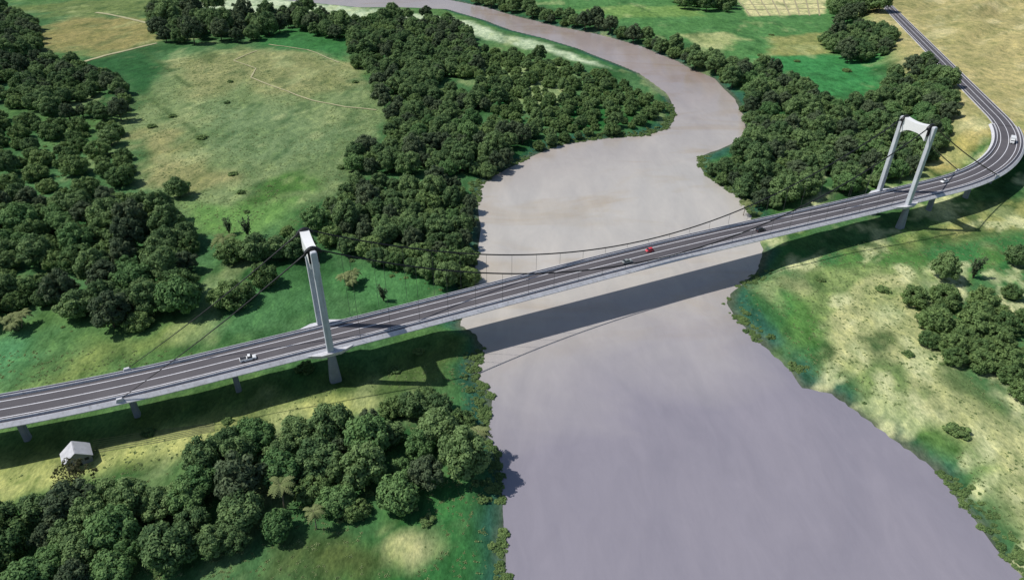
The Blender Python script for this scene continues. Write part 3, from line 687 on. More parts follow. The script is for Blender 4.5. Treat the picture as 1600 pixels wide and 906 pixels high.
def truck(label, s, off, facing):
    P, hd = centre(s); x, y, z = frame(s, off, 0.012)
    r = empty('box_truck', (x, y, z), TH + hd + (0 if facing > 0 else math.pi)); tag(r, label, 'truck')
    MB().box((0, 0, .72), (7.0, .9, .24)).build('chassis', M['dark'], r)
    MB().loft([rrect(-1.0, 0, .86, 4.9, 2.3, .06), rrect(-1.0, 0, 3.15, 4.9, 2.3, .06)]).build('cargo_box', M['white_car'], r)
    cabm = MB().loft([[(x_, -1.02, .5), (x_, 1.02, .5), (x_, 1.02, z1), (x_, .92, z1 + .1), (x_, -.92, z1 + .1), (x_, -1.02, z1)] for x_, z1 in ((1.65, 2.25), (2.6, 2.25), (3.1, 1.5), (3.45, 1.25), (3.5, .9))]).build('cab', M['white_car'], r)
    mbw = MB().add([(2.66, -.9, 2.24), (2.66, .9, 2.24), (3.16, .95, 1.55), (3.16, -.95, 1.55)], [(0, 3, 2, 1)]); mbw.build('windscreen', M['glass'], r)
    for sg in (-1, 1):
        MB().box((2.2, sg * 1.03, 1.75), (.7, .03, .55)).build('side_window', M['glass'], r)
        MB().box((3.5, sg * .75, .8), (.06, .3, .2)).build('headlight', M['lamp'], r)
    wheels(r, (-2.2, 2.5), 2.2, .45)
    return r
truck('white box truck on the bend at the right end of the bridge', 393.0, -1.4, -1)

# ------------------------------------------------------------------ trees
def face_mesh(name, V, Fq, tint, mat):
    """quads from numpy arrays with a per-face tint"""
    me = bpy.data.meshes.new(name)
    me.vertices.add(len(V)); me.vertices.foreach_set('co', V.astype(np.float32).ravel())
    me.loops.add(Fq.size); me.loops.foreach_set('vertex_index', Fq.astype(np.int32).ravel())
    me.polygons.add(len(Fq)); me.polygons.foreach_set('loop_start', np.arange(0, Fq.size, 4)); me.polygons.foreach_set('loop_total', np.full(len(Fq), 4))
    me.update()
    a_ = me.attributes.new('tint', 'FLOAT', 'FACE'); a_.data.foreach_set('value', tint.astype(np.float32))
    me.materials.append(mat); return me

def leaves(P, N, size, r):
    """one bent-free leaf quad per point, facing N with jitter"""
    k = len(P)
    N = N + r.normal(0, 0.38, (k, 3)); N /= np.linalg.norm(N, axis=1)[:, None]
    U = np.cross(N, r.normal(0, 1, (k, 3))); U /= np.linalg.norm(U, axis=1)[:, None] + 1e-9
    Wv = np.cross(N, U)
    s = size * r.uniform(0.65, 1.35, (k, 1))
    V = np.stack([P - U * s, P - Wv * s * 0.6 , P + U * s, P + Wv * s * 0.6], 1).reshape(-1, 3)
    return V, np.arange(4 * k).reshape(k, 4)

def crown_mesh(name, seed, R, H0, H1, ncl, per, leaf, mat, rc=(0.2, 0.34), low=-0.7, open_=False, lump=0.18):
    r = np.random.default_rng(seed)
    zc = H0 + 0.36 * (H1 - H0); hu = 0.64 * (H1 - H0); hd = 0.36 * (H1 - H0); hz = hu
    # irregular outline: a few lobes pull the crown out of round
    lob = [(r.uniform(0, 2 * math.pi), r.uniform(0.5, 1.0)) for _ in range(4)]
    Vs = []; Fs = []; Ts = []; b = 0
    k = 0; cen = []
    while len(cen) < ncl and k < 4000:
        k += 1
        d = r.normal(0, 1, 3); d /= np.linalg.norm(d)
        if d[2] < low: continue
        az = math.atan2(d[1], d[0])
        g_ = 1 + lump * sum(w * math.cos((i + 1) * (az - a0)) for i, (a0, w) in enumerate(lob)) / 2
        q = r.uniform(0.62, 0.92) if r.random() < 0.8 else r.uniform(0.2, 0.6)
        c = np.array([d[0] * R * g_ * q, d[1] * R * g_ * q, zc + d[2] * (hu if d[2] > 0 else hd) * q * r.uniform(0.85, 1.12)])
        rad = R * r.uniform(*rc)
        if any(np.linalg.norm(c - c2) < 0.62 * (rad + r2) * (0.8 if open_ else 0.72) for c2, r2 in cen): continue
        cen.append((c, rad))
    mid = np.array([0, 0, zc - 0.35 * hz])
    for c, rad in cen:
        n_ = int(per * (rad / (R * 0.27)) ** 2)
        d = r.normal(0, 1, (n_, 3)); d /= np.linalg.norm(d, axis=1)[:, None]
        out = (c - mid) / (np.linalg.norm(c - mid) + 1e-6)
        d = d[(d @ out) > -0.35]
        rr = rad * r.uniform(0.72, 1.08, (len(d), 1))
        P = c + d * rr * np.array([1, 1, 0.86]); P[:, 2] = np.maximum(P[:, 2], H0 * 0.6 + 0.1)
        V, Fq = leaves(P, d + np.array([0, 0, 0.25]), leaf, r)
        Vs.append(V); Fs.append(Fq + b); b += len(V); Ts.append(np.clip(r.normal(0.35, 0.22) + r.normal(0, 0.12, len(Fq)), 0, 1))
        if not open_:
            # dark leaf-coloured hull added inside the clump keeps light from passing straight through
            o8 = np.array([[1, 1, 1], [-1, 1, 1], [-1, -1, 1], [1, -1, 1], [1, 1, -1], [-1, 1, -1], [-1, -1, -1], [1, -1, -1]]) * rad * 0.42 * r.uniform(0.8, 1.1, (8, 1)) + c
            o8[:, 2] = np.maximum(o8[:, 2], 0.05)
            Vs.append(o8); Fs.append(np.array([[0, 1, 2, 3], [7, 6, 5, 4], [0, 4, 5, 1], [1, 5, 6, 2], [2, 6, 7, 3], [3, 7, 4, 0]]) + b); b += 8; Ts.append(np.full(6, 0.1))
    return face_mesh(name, np.concatenate(Vs), np.concatenate(Fs), np.concatenate(Ts), mat)

def trunk_mesh(name, seed, H, r0, spread, mat, nl=5):
    r = random.Random(seed); mb = MB()
    lean = Vector((r.uniform(-.4, .4), r.uniform(-.4, .4), 0))
    fork = H * r.uniform(0.28, 0.4)
    pts = [Vector((0, 0, -0.6)), Vector((0, 0, 0.3)), lean * 0.3 + Vector((0, 0, fork * .6)), lean * 0.6 + Vector((0, 0, fork)), lean + Vector((0, 0, H * .8))]
    mb.tube(pts, [r0 * 1.35, r0, r0 * .8, r0 * .7, r0 * .2], 7)
    for i in range(nl):
        a_ = 2 * math.pi * i / nl + r.uniform(-.5, .5); d = Vector((math.cos(a_), math.sin(a_), 0))
        z0 = fork * r.uniform(.75, 1.2)
        e = d * spread * r.uniform(.5, .75); zt = H * r.uniform(.6, .85)
        mb.tube([lean * .6 + Vector((0, 0, z0)), e * .45 + Vector((0, 0, z0 + (zt - z0) * .45)), e + Vector((0, 0, zt))], [r0 * .45, r0 * .3, r0 * .1], 5)
    me = bpy.data.meshes.new(name); me.from_pydata([tuple(v) for v in mb.v], [], mb.f); me.update(); me.materials.append(mat); return me

# prototypes: kind -> list of (crown mesh, trunk mesh, crown radius)
KIND = {k: [] for k in ('round', 'dense', 'dark', 'bright', 'shrub')}
for i in range(4):
    KIND['round'].append((crown_mesh('crown', 100 + i, 5.4, 1.6, 10.0 + i * 0.8, 62, 120, 0.38, M['leaf']), trunk_mesh('trunk', 10 + i, 8.5, 0.32, 5, M['bark']), 5.6))
for i in range(3):
    KIND['dense'].append((crown_mesh('crown', 200 + i, 5.6, 0.4, 7.0 + i * 0.6, 80, 120, 0.32, M['leaf_dense'], rc=(0.16, 0.27), low=-0.85, lump=0.12), trunk_mesh('trunk', 20 + i, 6, 0.3, 5, M['bark']), 5.7))
for i in range(3):
    KIND['dark'].append((crown_mesh('crown', 300 + i, 4.9, 1.8, 10.6 + i * 0.6, 60, 110, 0.36, M['leaf_dark'], rc=(0.18, 0.30), lump=0.25), trunk_mesh('trunk', 30 + i, 9, 0.32, 4.5, M['bark']), 5.2))
for i in range(2):
    KIND['bright'].append((crown_mesh('crown', 400 + i, 5.2, 1.4, 9.4, 58, 120, 0.38, M['leaf_bright']), trunk_mesh('trunk', 40 + i, 8, 0.3, 5, M['bark']), 5.4))
for i in range(3):
    KIND['shrub'].append((crown_mesh('foliage', 500 + i, 3.6, 0.1, 3.9, 34, 110, 0.30, M['leaf_dense'], rc=(0.2, 0.32), low=-0.85), trunk_mesh('stem', 50 + i, 3, 0.14, 3, M['bark'], 6), 3.8))

TREES = []                                               # x, y, kind, variant, scale, rot, stand
ocx = []; ocy = []; ocr = []
def free(x, y, rad, tight):
    if not ocx: return True
    d2 = (np.array(ocx) - x) ** 2 + (np.array(ocy) - y) ** 2
    return bool(np.all(d2 > ((np.array(ocr) + rad) * tight) ** 2))
def put(x, y, kind, diam, stand):
    v = int(rng.integers(len(KIND[kind]))); sc = diam / 2 / KIND[kind][v][2]
    TREES.append([x, y, kind, v, sc, float(rng.uniform(0, 6.28)), stand])
    ocx.append(x); ocy.append(y); ocr.append(diam / 2)
for x, y, dm, kd in SINGLES:
    if kd in ('round', 'dense'): put(x, y, kd, min(dm, 18 if y < 600 else 24), 'single')
    else: ocx.append(x); ocy.append(y); ocr.append(dm * 0.62)
MIX = {  # stand: (kinds with weights, diameter range, packing)
 'upper_left': (dict(round=.5, dark=.28, dense=.1), (11, 17), .80),
 'left_a': (dict(round=.45, dark=.22, dense=.25), (10, 15), .80),
 'left_b': (dict(dense=.88, round=.08, shrub=.04), (9, 16), 1.02),
 'left_c': (dict(round=.38, dark=.22, dense=.32, bright=.08), (10, 16), .735),
 'center': (dict(round=.52, dark=.2, dense=.18, bright=.1), (9, 14), .735),
 'center_b': (dict(round=.45, dark=.16, dense=.29, bright=.1), (9, 14), .735),
 'center_east': (dict(dense=.74, round=.22, shrub=.04), (7.5, 13), 1.0),
 'top_row': (dict(round=.55, dark=.3), (13, 22), .85),
 'right_row': (dict(round=.65, dark=.15, dense=.2), (12, 18), .80),
 'right': (dict(round=.52, dark=.18, dense=.2, bright=.1), (9, 15), .735),
 'right_top_a': (dict(round=.7, dark=.3), (14, 22), .75),
 'right_top_b': (dict(round=.7, dark=.3), (12, 18), .75),
 'far_top': (dict(round=1.0), (14, 20), .85),
 'bottom': (dict(round=.46, dark=.20, dense=.14, bright=.20), (8.5, 14), .66),
 'right_bank': (dict(dense=.9, round=.1), (10, 15), .735)}
for st, poly in STANDS.items():
    kinds, (d0, d1), tight = MIX[st]
    ks = list(kinds); kw = np.array([kinds[k] for k in ks]); kw = kw / kw.sum()
    px_ = [p_[0] for p_ in poly]; py_ = [p_[1] for p_ in poly]
    area = 0.5 * abs(sum(poly[i][0] * poly[(i + 1) % len(poly)][1] - poly[(i + 1) % len(poly)][0] * poly[i][1] for i in range(len(poly))))
    n_try = int(area / (9.0 if st in ('left_b', 'center_east') else 3.0)) + 60
    gap = 0.36 if st in ('center', 'right', 'left_c', 'left_a') else 0.0
    xs = rng.uniform(min(px_), max(px_), n_try * 2); ys = rng.uniform(min(py_), max(py_), n_try * 2)
    sd = np.where(fbm(xs, ys, 45, 81) < gap, 1.0, sdf_poly(xs, ys, poly)); rd = river_d(xs, ys); hl_, Oo, Ff, Ss = hill(xs, ys)
    # keep clear of the deck
    ds = (np.stack([xs, ys], 1) - A0); al = ds @ AX; ac = ds @ NX
    for i in range(len(xs)):
        if sd[i] > 0 or rd[i] < 1.2 or (Ff[i] < 13 and Ss[i] > 320) or (-300 < al[i] < 320 and abs(ac[i]) < 13.5): continue
        dm = rng.uniform(d0, d1) * (1.0 if rng.random() > .2 else .7)
        kd = ks[int(rng.choice(len(ks), p=kw))]
        if kd == 'shrub': dm = rng.uniform(4, 8)
        if free(xs[i], ys[i], dm / 2, tight): put(xs[i], ys[i], kd, dm, st)
# scattered shrubs on banks and meadow edges
SHRUB_SPOTS = [(-200, 470), (-120, 520), (-80, 470), (-75, 430), (-190, 400), (-225, 440), (-95, 355), (-130, 300), (-140, 322), (-215, 520), (-60, 300), (-75, 330), (-230, 372), (-152, 345), (-90, 268), (105, 262), (128, 240), (150, 232), (140, 190), (136, 152), (172, 150), (20, 345), (-28, 168), (-20, 155), (-33, 190), (-40, 180), (-22, 118), (-30, 128), (205, 215), (190, 178), (-230, 420), (-60, 385), (-55, 365), (-70, 180), (-88, 155), (-110, 150), (300, 600), (270, 560), (240, 590), (215, 610), (330, 700), (250, 690)]
for x, y in SHRUB_SPOTS:
    if river_d(np.array([x]), np.array([y]))[0] > 2: put(x, y, 'shrub', float(rng.uniform(3.5, 8)), 'shrubs')

tz = ground_parts(np.array([t_[0] for t_ in TREES]), np.array([t_[1] for t_ in TREES]))[0]
# which trees show largest: nearest to the camera inside (or just outside) its view
ci = cam.matrix_world.inverted()
def in_view(x, y, z):
    v = ci @ Vector((x, y, z)); d = -v.z
    if d <= 0: return False, 1e9
    u = v.x / d * 1064 / 800; w = v.y / d * 1064 / 453
    return abs(u) < 1.05 and abs(w) < 1.10, d
vis = []; rest = []
for i, t_ in enumerate(TREES):
    ok, d = in_view(t_[0], t_[1], float(tz[i]) + 4)
    if ok and t_[2] != 'shrub': vis.append((d / t_[4], i))
    elif not ok: rest.append(i)
vis.sort(); pick = [i for _, i in vis[:300]]; rest += [i for _, i in vis[300:]]
shr = [i for i, t_ in enumerate(TREES) if t_[2] == 'shrub' and i not in set(rest)]
print('TREES total', len(TREES), 'visible', len(vis), 'shrubs', len(shr))

STAND_TXT = {'upper_left': 'far left wood', 'left_a': 'left wood below the track', 'left_b': 'thicket left of meadow',
 'left_c': 'wood left of nearer tower', 'center': 'wood inside the river bend', 'center_b': 'grove behind nearer tower',
 'center_east': 'wooded river point', 'top_row': 'tree line above the meadow', 'right_row': 'tree row on far bank',
 'right': 'wood behind farther tower', 'right_top_a': 'clump beside far road', 'right_top_b': 'clump below far road',
 'far_top': 'clump by cream field', 'bottom': 'foreground wood', 'right_bank': 'right bank thicket'}
KIND_TXT = {'round': 'green broadleaf tree', 'dense': 'bushy tree', 'dark': 'dark olive tree', 'bright': 'bright green tree'}
single_txt = ['lone round tree in the open meadow, left of the nearer tower', 'large round bush-like tree by itself just above the bridge deck', 'round bushy tree right of the large one near the nearer tower',
 'green broadleaf tree behind the pair of bushy trees near the tower', 'bushy tree left in the cluster behind the large round tree', 'small broadleaf tree close left of the nearer tower',
 'broadleaf tree directly behind the nearer tower leg', 'little round tree at the meadow edge left of the tower top', 'bushy tree at the tip of the left thicket on the meadow',
 'smaller bushy tree beside the thicket tip on the meadow', 'small bushy tree in green grass under the left thicket', 'round bush-like tree left of the right bank thicket',
 'round tree in green grass right of the farther tower shadow', 'bushy tree at the right edge above the right bank thicket', 'tree at the right edge below the bridge shadow',
 'tall tree behind the top of the meadow, left', 'largest dark tree at the top left of the meadow', 'tree at the top edge of the meadow beside the largest', 'small tree by the sandy bank at the top']
bark_of = {}
si = 0; seen = {}
def near_txt(x, y, st):
    d = float(river_d(np.array([x]), np.array([y]))[0])
    q = (np.array([x, y]) - A0); ac = abs(q @ NX)
    if d < 13: return 'by the water in the '
    if ac < 28 and -120 < q @ AX < 330: return 'beside the bridge in the '
    sd_ = float(sdf_poly(np.array([x]), np.array([y]), STANDS[st])[0])
    return 'at the edge of the ' if sd_ > -9 else ('deep in the ' if sd_ < -26 else 'in the ')
ORD = ['leftmost', 'second-from-left', 'third-from-left', 'fourth-from-left', 'fifth-from-left', 'sixth-from-left', 'seventh-from-left', 'eighth-from-left', 'ninth-from-left', 'tenth-from-left', 'eleventh-from-left', 'twelfth-from-left', 'thirteenth-from-left', 'fourteenth-from-left', 'fifteenth-from-left', 'sixteenth-from-left']
def screen_x(o):
    v = ci @ Vector(o.location); return v.x / -v.z
def rank_labels(items):
    by = {}
    for o, lab, cat in items: by.setdefault(lab, []).append((screen_x(o), o, cat))
    for lab, L_ in by.items():
        L_.sort(key=lambda q: q[0]); n_ = len(L_)
        for k, (_, o, cat) in enumerate(L_):
            pre = '' if n_ == 1 or n_ > 17 else ('rightmost ' if k == n_ - 1 else ORD[k] + ' ')
            tag(o, pre + lab, cat, lab.replace('tree ', 'trees ', 1).replace('shrub ', 'shrubs ', 1))
ITEMS = []
def make_tree(i, name):
    x, y, kd, v, sc, rot, st = TREES[i]
    crm, trm, _ = KIND[kd][v]
    r = empty(name, (x, y, float(tz[i]) - 0.1), rot, None, sc)
    fz = float(rng.uniform(0.88, 1.15)); r.scale = (sc, sc, sc * fz * (0.6 if st == 'shrubs' else 1.0))
    c_ = bpy.data.objects.new('crown', crm); COL.objects.link(c_); c_.parent = r
    k_ = bpy.data.objects.new('trunk', trm); COL.objects.link(k_); k_.parent = r
    return r
single_order = [i for i, t_ in enumerate(TREES) if t_[6] == 'single']
for i in pick + [j for j in single_order if j not in set(pick)]:
    x, y, kd, v, sc, rot, st = TREES[i]
    r = make_tree(i, {'round': 'broadleaf_tree', 'dense': 'bushy_tree', 'dark': 'dark_tree', 'bright': 'bright_tree'}[kd])
    if st == 'single':
        tag(r, single_txt[single_order.index(i)], 'tree', 'trees standing apart from the woods')
    else:
        dia = sc * KIND[kd][v][2] * 2
        sz = 'large ' if dia > 13 else ('small ' if dia < 9.2 else '')
        lab = sz + KIND_TXT[kd] + ' ' + near_txt(x, y, st) + STAND_TXT[st]
        ITEMS.append((r, lab, 'tree'))
rank_labels(ITEMS); ITEMS = []
rest = [i for i in rest if i not in set(single_order)]

# palms, open tree, twiggy shrubs
def palm_mesh(name, seed, n, length, droop, mat, wid=0.9):
    r = np.random.default_rng(seed); V = []; Fq = []; T = []
    for k in range(n):
        az = 2 * math.pi * k / n + r.uniform(-.3, .3); up = r.uniform(0.15, 1.1)
        L = length * r.uniform(.8, 1.1); d = np.array([math.cos(az), math.sin(az), 0]); sd = np.array([-d[1], d[0], 0])
        prev = None; m_ = 8; tv = r.uniform(.1, .9)
        spine = []
        for i in range(m_ + 1):
            u = i / m_; spine.append(d * L * u * (1 - 0.18 * u * droop) + np.array([0, 0, L * (up * u * 0.75 - droop * u * u * 0.85)]))
        for i in range(m_):
            for s_ in (-1, 1):
                w0 = wid * math.sin(math.pi * min(0.95, 0.12 + i / m_ * .85)) ; b = len(V)
                tip = (spine[i] + spine[i + 1]) / 2 + d * 0.35 + sd * s_ * w0 - np.array([0, 0, .25 * w0])
                V += [spine[i], spine[i + 1], tip + d * .12, tip - d * .12]; Fq.append((b, b + 1, b + 2, b + 3)); T.append(tv)
    return face_mesh(name, np.array(V), np.array(Fq), np.array(T), mat)
PALM = [palm_mesh('fronds', 60 + i, 17, 4.2, 0.95, M['leaf_palm']) for i in range(2)]
def palm(x, y, dm, label):
    z = hgt(x, y); r = empty('palm_tree', (x, y, z), float(rng.uniform(0, 6)), None, dm / 8.0); tag(r, label, 'palm', 'palms')
    H = 4.2 if label == PL[0] else 9.0
    MB().tube([(0, 0, -.4), (.15, .05, H * .25), (.35, .1, H * .6), (.4, .12, H)], [.3, .2, .17, .15], 8).build('trunk', M['bark_pale'], r, True)
    o_ = bpy.data.objects.new('fronds', PALM[int(rng.integers(2))]); COL.objects.link(o_); o_.parent = r; o_.location = (.4, .12, H - .1)
def palm_clump(x, y, dm, label):
    z = hgt(x, y); r = empty('palm_clump', (x, y, z), 0, None, dm / 11.0); tag(r, label, 'palm', 'palms')
    for k in range(5):
        a_ = k * 1.26; px, py, h_ = 2.6 * math.cos(a_) * (k > 0), 2.6 * math.sin(a_) * (k > 0), 4.6 - .5 * (k % 3)
        MB().tube([(px * .3, py * .3, -.4), (px * .8, py * .8, h_ * .6), (px, py, h_)], [.22, .15, .12], 6).build('trunk', M['bark_pale'], r, True)
        o_ = bpy.data.objects.new('fronds', PALM[k % 2]); COL.objects.link(o_); o_.parent = r; o_.location = (px, py, h_); o_.scale = (.75,) * 3; o_.rotation_euler = (0, 0, k * 1.1)
def twig_bush(x, y, dm, label):
    z = hgt(x, y); r = empty('upright_shrub', (x, y, z), 0, None, dm / 5.0); tag(r, label, 'shrub', 'upright shrubs')
    rr = random.Random(int(x * 7 + y)); mb = MB(); pts = []
    for k in range(9):
        a_ = rr.uniform(0, 6.28); e = Vector((math.cos(a_), math.sin(a_), 0)) * rr.uniform(.5, 2.0); h_ = rr.uniform(4.5, 7.5)
        mb.tube([(0, 0, -.2), tuple(e * .5 + Vector((0, 0, h_ * .5))), tuple(e + Vector((0, 0, h_)))], [.12, .08, .03], 5)
        pts += [e * (u * 1.0) + Vector((rr.gauss(0, .35), rr.gauss(0, .35), h_ * u)) for u in [rr.uniform(.3, 1) for _ in range(55)]]
    mb.build('stems', M['bark'], r)
    P = np.array([tuple(p_) for p_ in pts]); rg = np.random.default_rng(int(abs(x)))
    V, Fq = leaves(P, np.tile([0, 0, 1.0], (len(P), 1)) + rg.normal(0, .6, (len(P), 3)), .32, rg)
    o_ = bpy.data.objects.new('foliage', face_mesh('foliage', V, Fq, rg.uniform(0, .6, len(Fq)), M['leaf_dark'])); COL.objects.link(o_); o_.parent = r
PL = ['palm among trees left of the nearer tower', 'pale palm in the middle of the foreground wood', 'pale palm on the river bank right of the foreground wood', 'small pale palm at the lower edge of the foreground wood', 'small pale palm at the water below the farther tower wood']
PC = ['pale clump of palms beside the bridge right of the nearer tower', 'pale clump of palms at the left edge above the bridge']
TW = ['thin upright shrub at the meadow edge left of the nearer tower', 'smaller upright shrub left beside the thin upright one', 'upright shrub in green grass above the right bank thicket', 'thin upright shrub close above the bridge right of the nearer tower']
ip = ic = it = 0
for x, y, dm, kd in SINGLES:
    if kd == 'palm': palm(x, y, dm, PL[ip]); ip += 1
    elif kd == 'palmish': palm_clump(x, y, min(dm, 13), PC[ic]); ic += 1
    elif kd == 'twig': twig_bush(x, y, dm, TW[it]); it += 1
    elif kd == 'open':
        r = empty('open_crowned_tree', (x + 2.0, y - 1.5, hgt(x, y)), 0.7, None, 1.05)
        tag(r, 'thin bronze tree with see-through crown in front of the white shed', 'tree')
        o_ = bpy.data.objects.new('crown', crown_mesh('crown', 900, 5.4, 2.2, 10.2, 46, 46, .36, M['leaf_open'], rc=(.13, .21), low=-.25, open_=True)); COL.objects.link(o_); o_.parent = r
        o_ = bpy.data.objects.new('trunk', trunk_mesh('trunk', 901, 9.5, .3, 6, M['bark'], 9)); COL.objects.link(o_); o_.parent = r

for i in shr:
    x, y, kd, v, sc, rot, st = TREES[i]
    r = make_tree(i, 'shrub')
    for ch, nm in zip(r.children, ('foliage', 'stem')): ch.name = nm
    where = STAND_TXT.get(st); where = where and 'in the ' + where
    if where is None:
        rd_ = float(river_d(np.array([x]), np.array([y]))[0])
        where = ('on the ' + ('left' if x < 60 else 'right') + ' river bank' if rd_ < 14 else ('on the open right bank below the bridge' if x > 90 and y < 300 else ('in the far green fields' if y > 500 else 'in open grass on the left side')))
    lab = ('little ' if sc < .75 else '') + 'rounded green shrub ' + where
    ITEMS.append((r, lab, 'shrub'))

rank_labels(ITEMS)
# ------------------------------------------------------------------ the rest of the woods and the low ground cover, each one mass
def scatter(name, pts, scl, rot, idxs, sources, label, cat, flat=1.0):
    me = bpy.data.meshes.new(name); me.vertices.add(len(pts)); me.vertices.foreach_set('co', np.array(pts, np.float32).ravel()); me.update()
    for nm, tp, val in (('scl', 'FLOAT', scl), ('rot', 'FLOAT', rot), ('idx', 'INT', idxs)):
        a_ = me.attributes.new(nm, tp, 'POINT'); a_.data.foreach_set('value', np.array(val))
    o = bpy.data.objects.new(name, me); COL.objects.link(o); tag(o, label, cat, kind='stuff')
    ng = bpy.data.node_groups.new(name, 'GeometryNodeTree'); ng.interface.new_socket('Geometry', in_out='INPUT', socket_type='NodeSocketGeometry'); ng.interface.new_socket('Geometry', in_out='OUTPUT', socket_type='NodeSocketGeometry')
    N = ng.nodes; Lk = ng.links.new; gi = N.new('NodeGroupInput'); go = N.new('NodeGroupOutput'); jn = N.new('GeometryNodeJoinGeometry')
    def attr(nm, tp):
        a_ = N.new('GeometryNodeInputNamedAttribute'); a_.data_type = tp; a_.inputs[0].default_value = nm
        return [s_ for s_ in a_.outputs if s_.enabled and s_.name == 'Attribute'][0]
    sa, ra_, ia = attr('scl', 'FLOAT'), attr('rot', 'FLOAT'), attr('idx', 'INT')
    cx = N.new('ShaderNodeCombineXYZ'); Lk(ra_, cx.inputs[2])
    fl = N.new('ShaderNodeMath'); fl.operation = 'MULTIPLY'; Lk(sa, fl.inputs[0]); fl.inputs[1].default_value = flat
    sv = N.new('ShaderNodeCombineXYZ'); Lk(sa, sv.inputs[0]); Lk(sa, sv.inputs[1]); Lk(fl.outputs[0], sv.inputs[2])
    for k, obs in enumerate(sources):
        cmp = N.new('FunctionNodeCompare'); cmp.data_type = 'INT'; cmp.operation = 'EQUAL'
        ins = [s_ for s_ in cmp.inputs if s_.enabled]; Lk(ia, ins[0]); ins[1].default_value = k
        for ob in obs:
            oi = N.new('GeometryNodeObjectInfo'); oi.transform_space = 'ORIGINAL'; oi.inputs['Object'].default_value = ob; oi.inputs['As Instance'].default_value = True
            ip_ = N.new('GeometryNodeInstanceOnPoints'); Lk(gi.outputs[0], ip_.inputs['Points']); Lk(cmp.outputs[0], ip_.inputs['Selection'])
            Lk(oi.outputs['Geometry'], ip_.inputs['Instance']); Lk(cx.outputs[0], ip_.inputs['Rotation']); Lk(sv.outputs[0], ip_.inputs['Scale']); Lk(ip_.outputs[0], jn.inputs[0])
    Lk(jn.outputs[0], go.inputs[0])
    md = o.modifiers.new('scatter', 'NODES'); md.node_group = ng
    return o
def find(meh): return [o for o in bpy.data.objects if o.data == meh][0]
keys = []; src = []
for kd in KIND:
    for v, (crm, trm, _) in enumerate(KIND[kd]):
        us = [o for o in bpy.data.objects if o.type == 'MESH' and o.data == crm]
        if us: keys.append((kd, v)); src.append([us[0], [o for o in bpy.data.objects if o.type == 'MESH' and o.data == trm][0]])
kid = {k: i for i, k in enumerate(keys)}
def kidx(kd, v): return kid.get((kd, v), next((i for (a_, b_), i in kid.items() if a_ == kd), 0))
if rest:
    scatter('distant_woods', [(TREES[i][0], TREES[i][1], tz[i] - .1) for i in rest], [TREES[i][4] for i in rest], [TREES[i][5] for i in rest], [kidx(TREES[i][2], TREES[i][3]) for i in rest], src,
            'mass of green treetops filling the far woods along the river', 'woods')
# low scrub: tufts on the banks and between the trees
n_ = 60000
xs = rng.uniform(-330, 330, n_); ys = rng.uniform(70, 620, n_)
seg = []
for (x0, y0), (x1, y1) in zip(RIVER[:-1], RIVER[1:]):
    ln = math.hypot(x1 - x0, y1 - y0)
    if 60 < y0 < 620 and 60 < y1 < 640 and ln < 60: u_ = rng.random(int(ln * 4)); seg.append(np.stack([x0 + (x1 - x0) * u_, y0 + (y1 - y0) * u_], 1))
seg = np.concatenate(seg) + rng.normal(0, 3.0, (sum(len(q) for q in seg), 2))
xs = np.concatenate([xs, seg[:, 0]]); ys = np.concatenate([ys, seg[:, 1]]); n_ = len(xs)
dd = river_d(xs, ys); dens = fbm(xs, ys, 24, 71)
near_tree = np.zeros(n_, bool)
for st in ('left_b', 'center_east', 'center', 'center_b', 'left_c', 'left_a', 'right', 'bottom', 'right_bank'):
    near_tree |= sdf_poly(xs, ys, STANDS[st]) < 4
mead = sdf_poly(xs, ys, ZONES[0][1])
ds = (np.stack([xs, ys], 1) - A0); ac = np.abs(ds @ NX)
keep = (dd > -0.6) & (ac > 10) & (((dd < 6) & (fbm(xs, ys, 16, 77) > .43)) | (near_tree & (dens > .56) & (rng.random(n_) < .22)))
ki = np.where(keep)[0]
zz, _d, _o, Ff, Ss = ground_parts(xs[ki], ys[ki]); k2 = Ss < 390
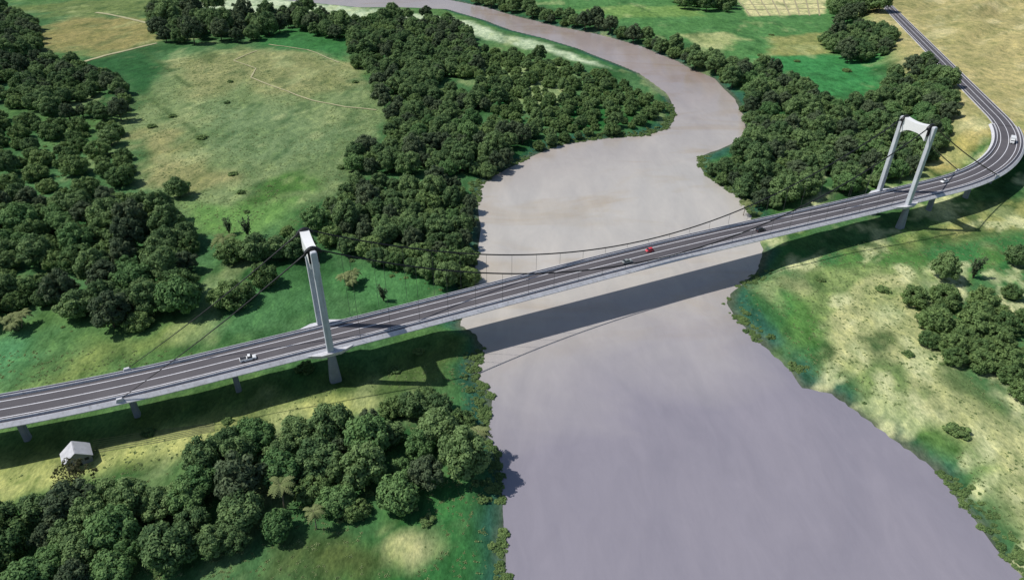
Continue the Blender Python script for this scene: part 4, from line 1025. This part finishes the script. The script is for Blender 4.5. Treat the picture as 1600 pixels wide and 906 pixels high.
ki = ki[k2]; zz = np.concatenate([np.zeros(0), zz[k2]]); zfull = np.zeros(n_); zfull[ki] = zz; zz = zfull
sh = [i for i, k in enumerate(keys) if k[0] == 'shrub']
scatter('low_scrub', np.stack([xs[ki], ys[ki], zz[ki] - .15], 1), rng.uniform(.10, .34, len(ki)) * (0.6 + 0.8 * rng.random(len(ki))), rng.uniform(0, 6.28, len(ki)), rng.choice(sh, len(ki)), src,
        'low green scrub and tussocks covering banks and clearings', 'scrub', 0.6)
print('scrub', len(ki), 'rest', len(rest))

# grass tussocks in the open fields
M['tuft'] = leaf_mat('dry_grass', (0.17, 0.25, 0.10), (0.36, 0.44, 0.20), 0.4)
rg = np.random.default_rng(77)
P = rg.normal(0, .42, (26, 3)); P[:, 2] = np.abs(P[:, 2]) * .25 + .04
V, Fq = leaves(P, rg.normal(0, .5, (26, 3)) + np.array([0, 0, .9]), .30, rg)
tx, ty = -128.0, 330.0
tf = bpy.data.objects.new('grass_tussock', face_mesh('grass_tussock', V, Fq, rg.uniform(0, .8, len(Fq)), M['tuft'])); COL.objects.link(tf); tf.location = (tx, ty, hgt(tx, ty)); tf.scale = (1.6,) * 3
tag(tf, 'large pale grass tussock in the lower meadow', 'grass')
n_ = 60000
xs = rng.uniform(-280, 330, n_); ys = rng.uniform(90, 600, n_)
dd = river_d(xs, ys); ds = (np.stack([xs, ys], 1) - A0); ac = np.abs(ds @ NX)
opn = (sdf_poly(xs, ys, ZONES[0][1]) < 4) | ((xs > 70) & (ys < 300)) | ((xs < 0) & (ys < 190))
ki = np.where((dd > 5) & (ac > 11) & opn & (fbm(xs, ys * .6, 22, 91) > .40))[0]
zz, _d, _o, Ff, Ss = ground_parts(xs[ki], ys[ki])
scatter('meadow_grass', np.stack([xs[ki], ys[ki], zz - .05], 1), rng.uniform(.25, .85, len(ki)), rng.uniform(0, 6.28, len(ki)), np.zeros(len(ki), int), [[tf]], 'pale grass tussocks speckling meadow and banks', 'grass')
print('tufts', len(ki))
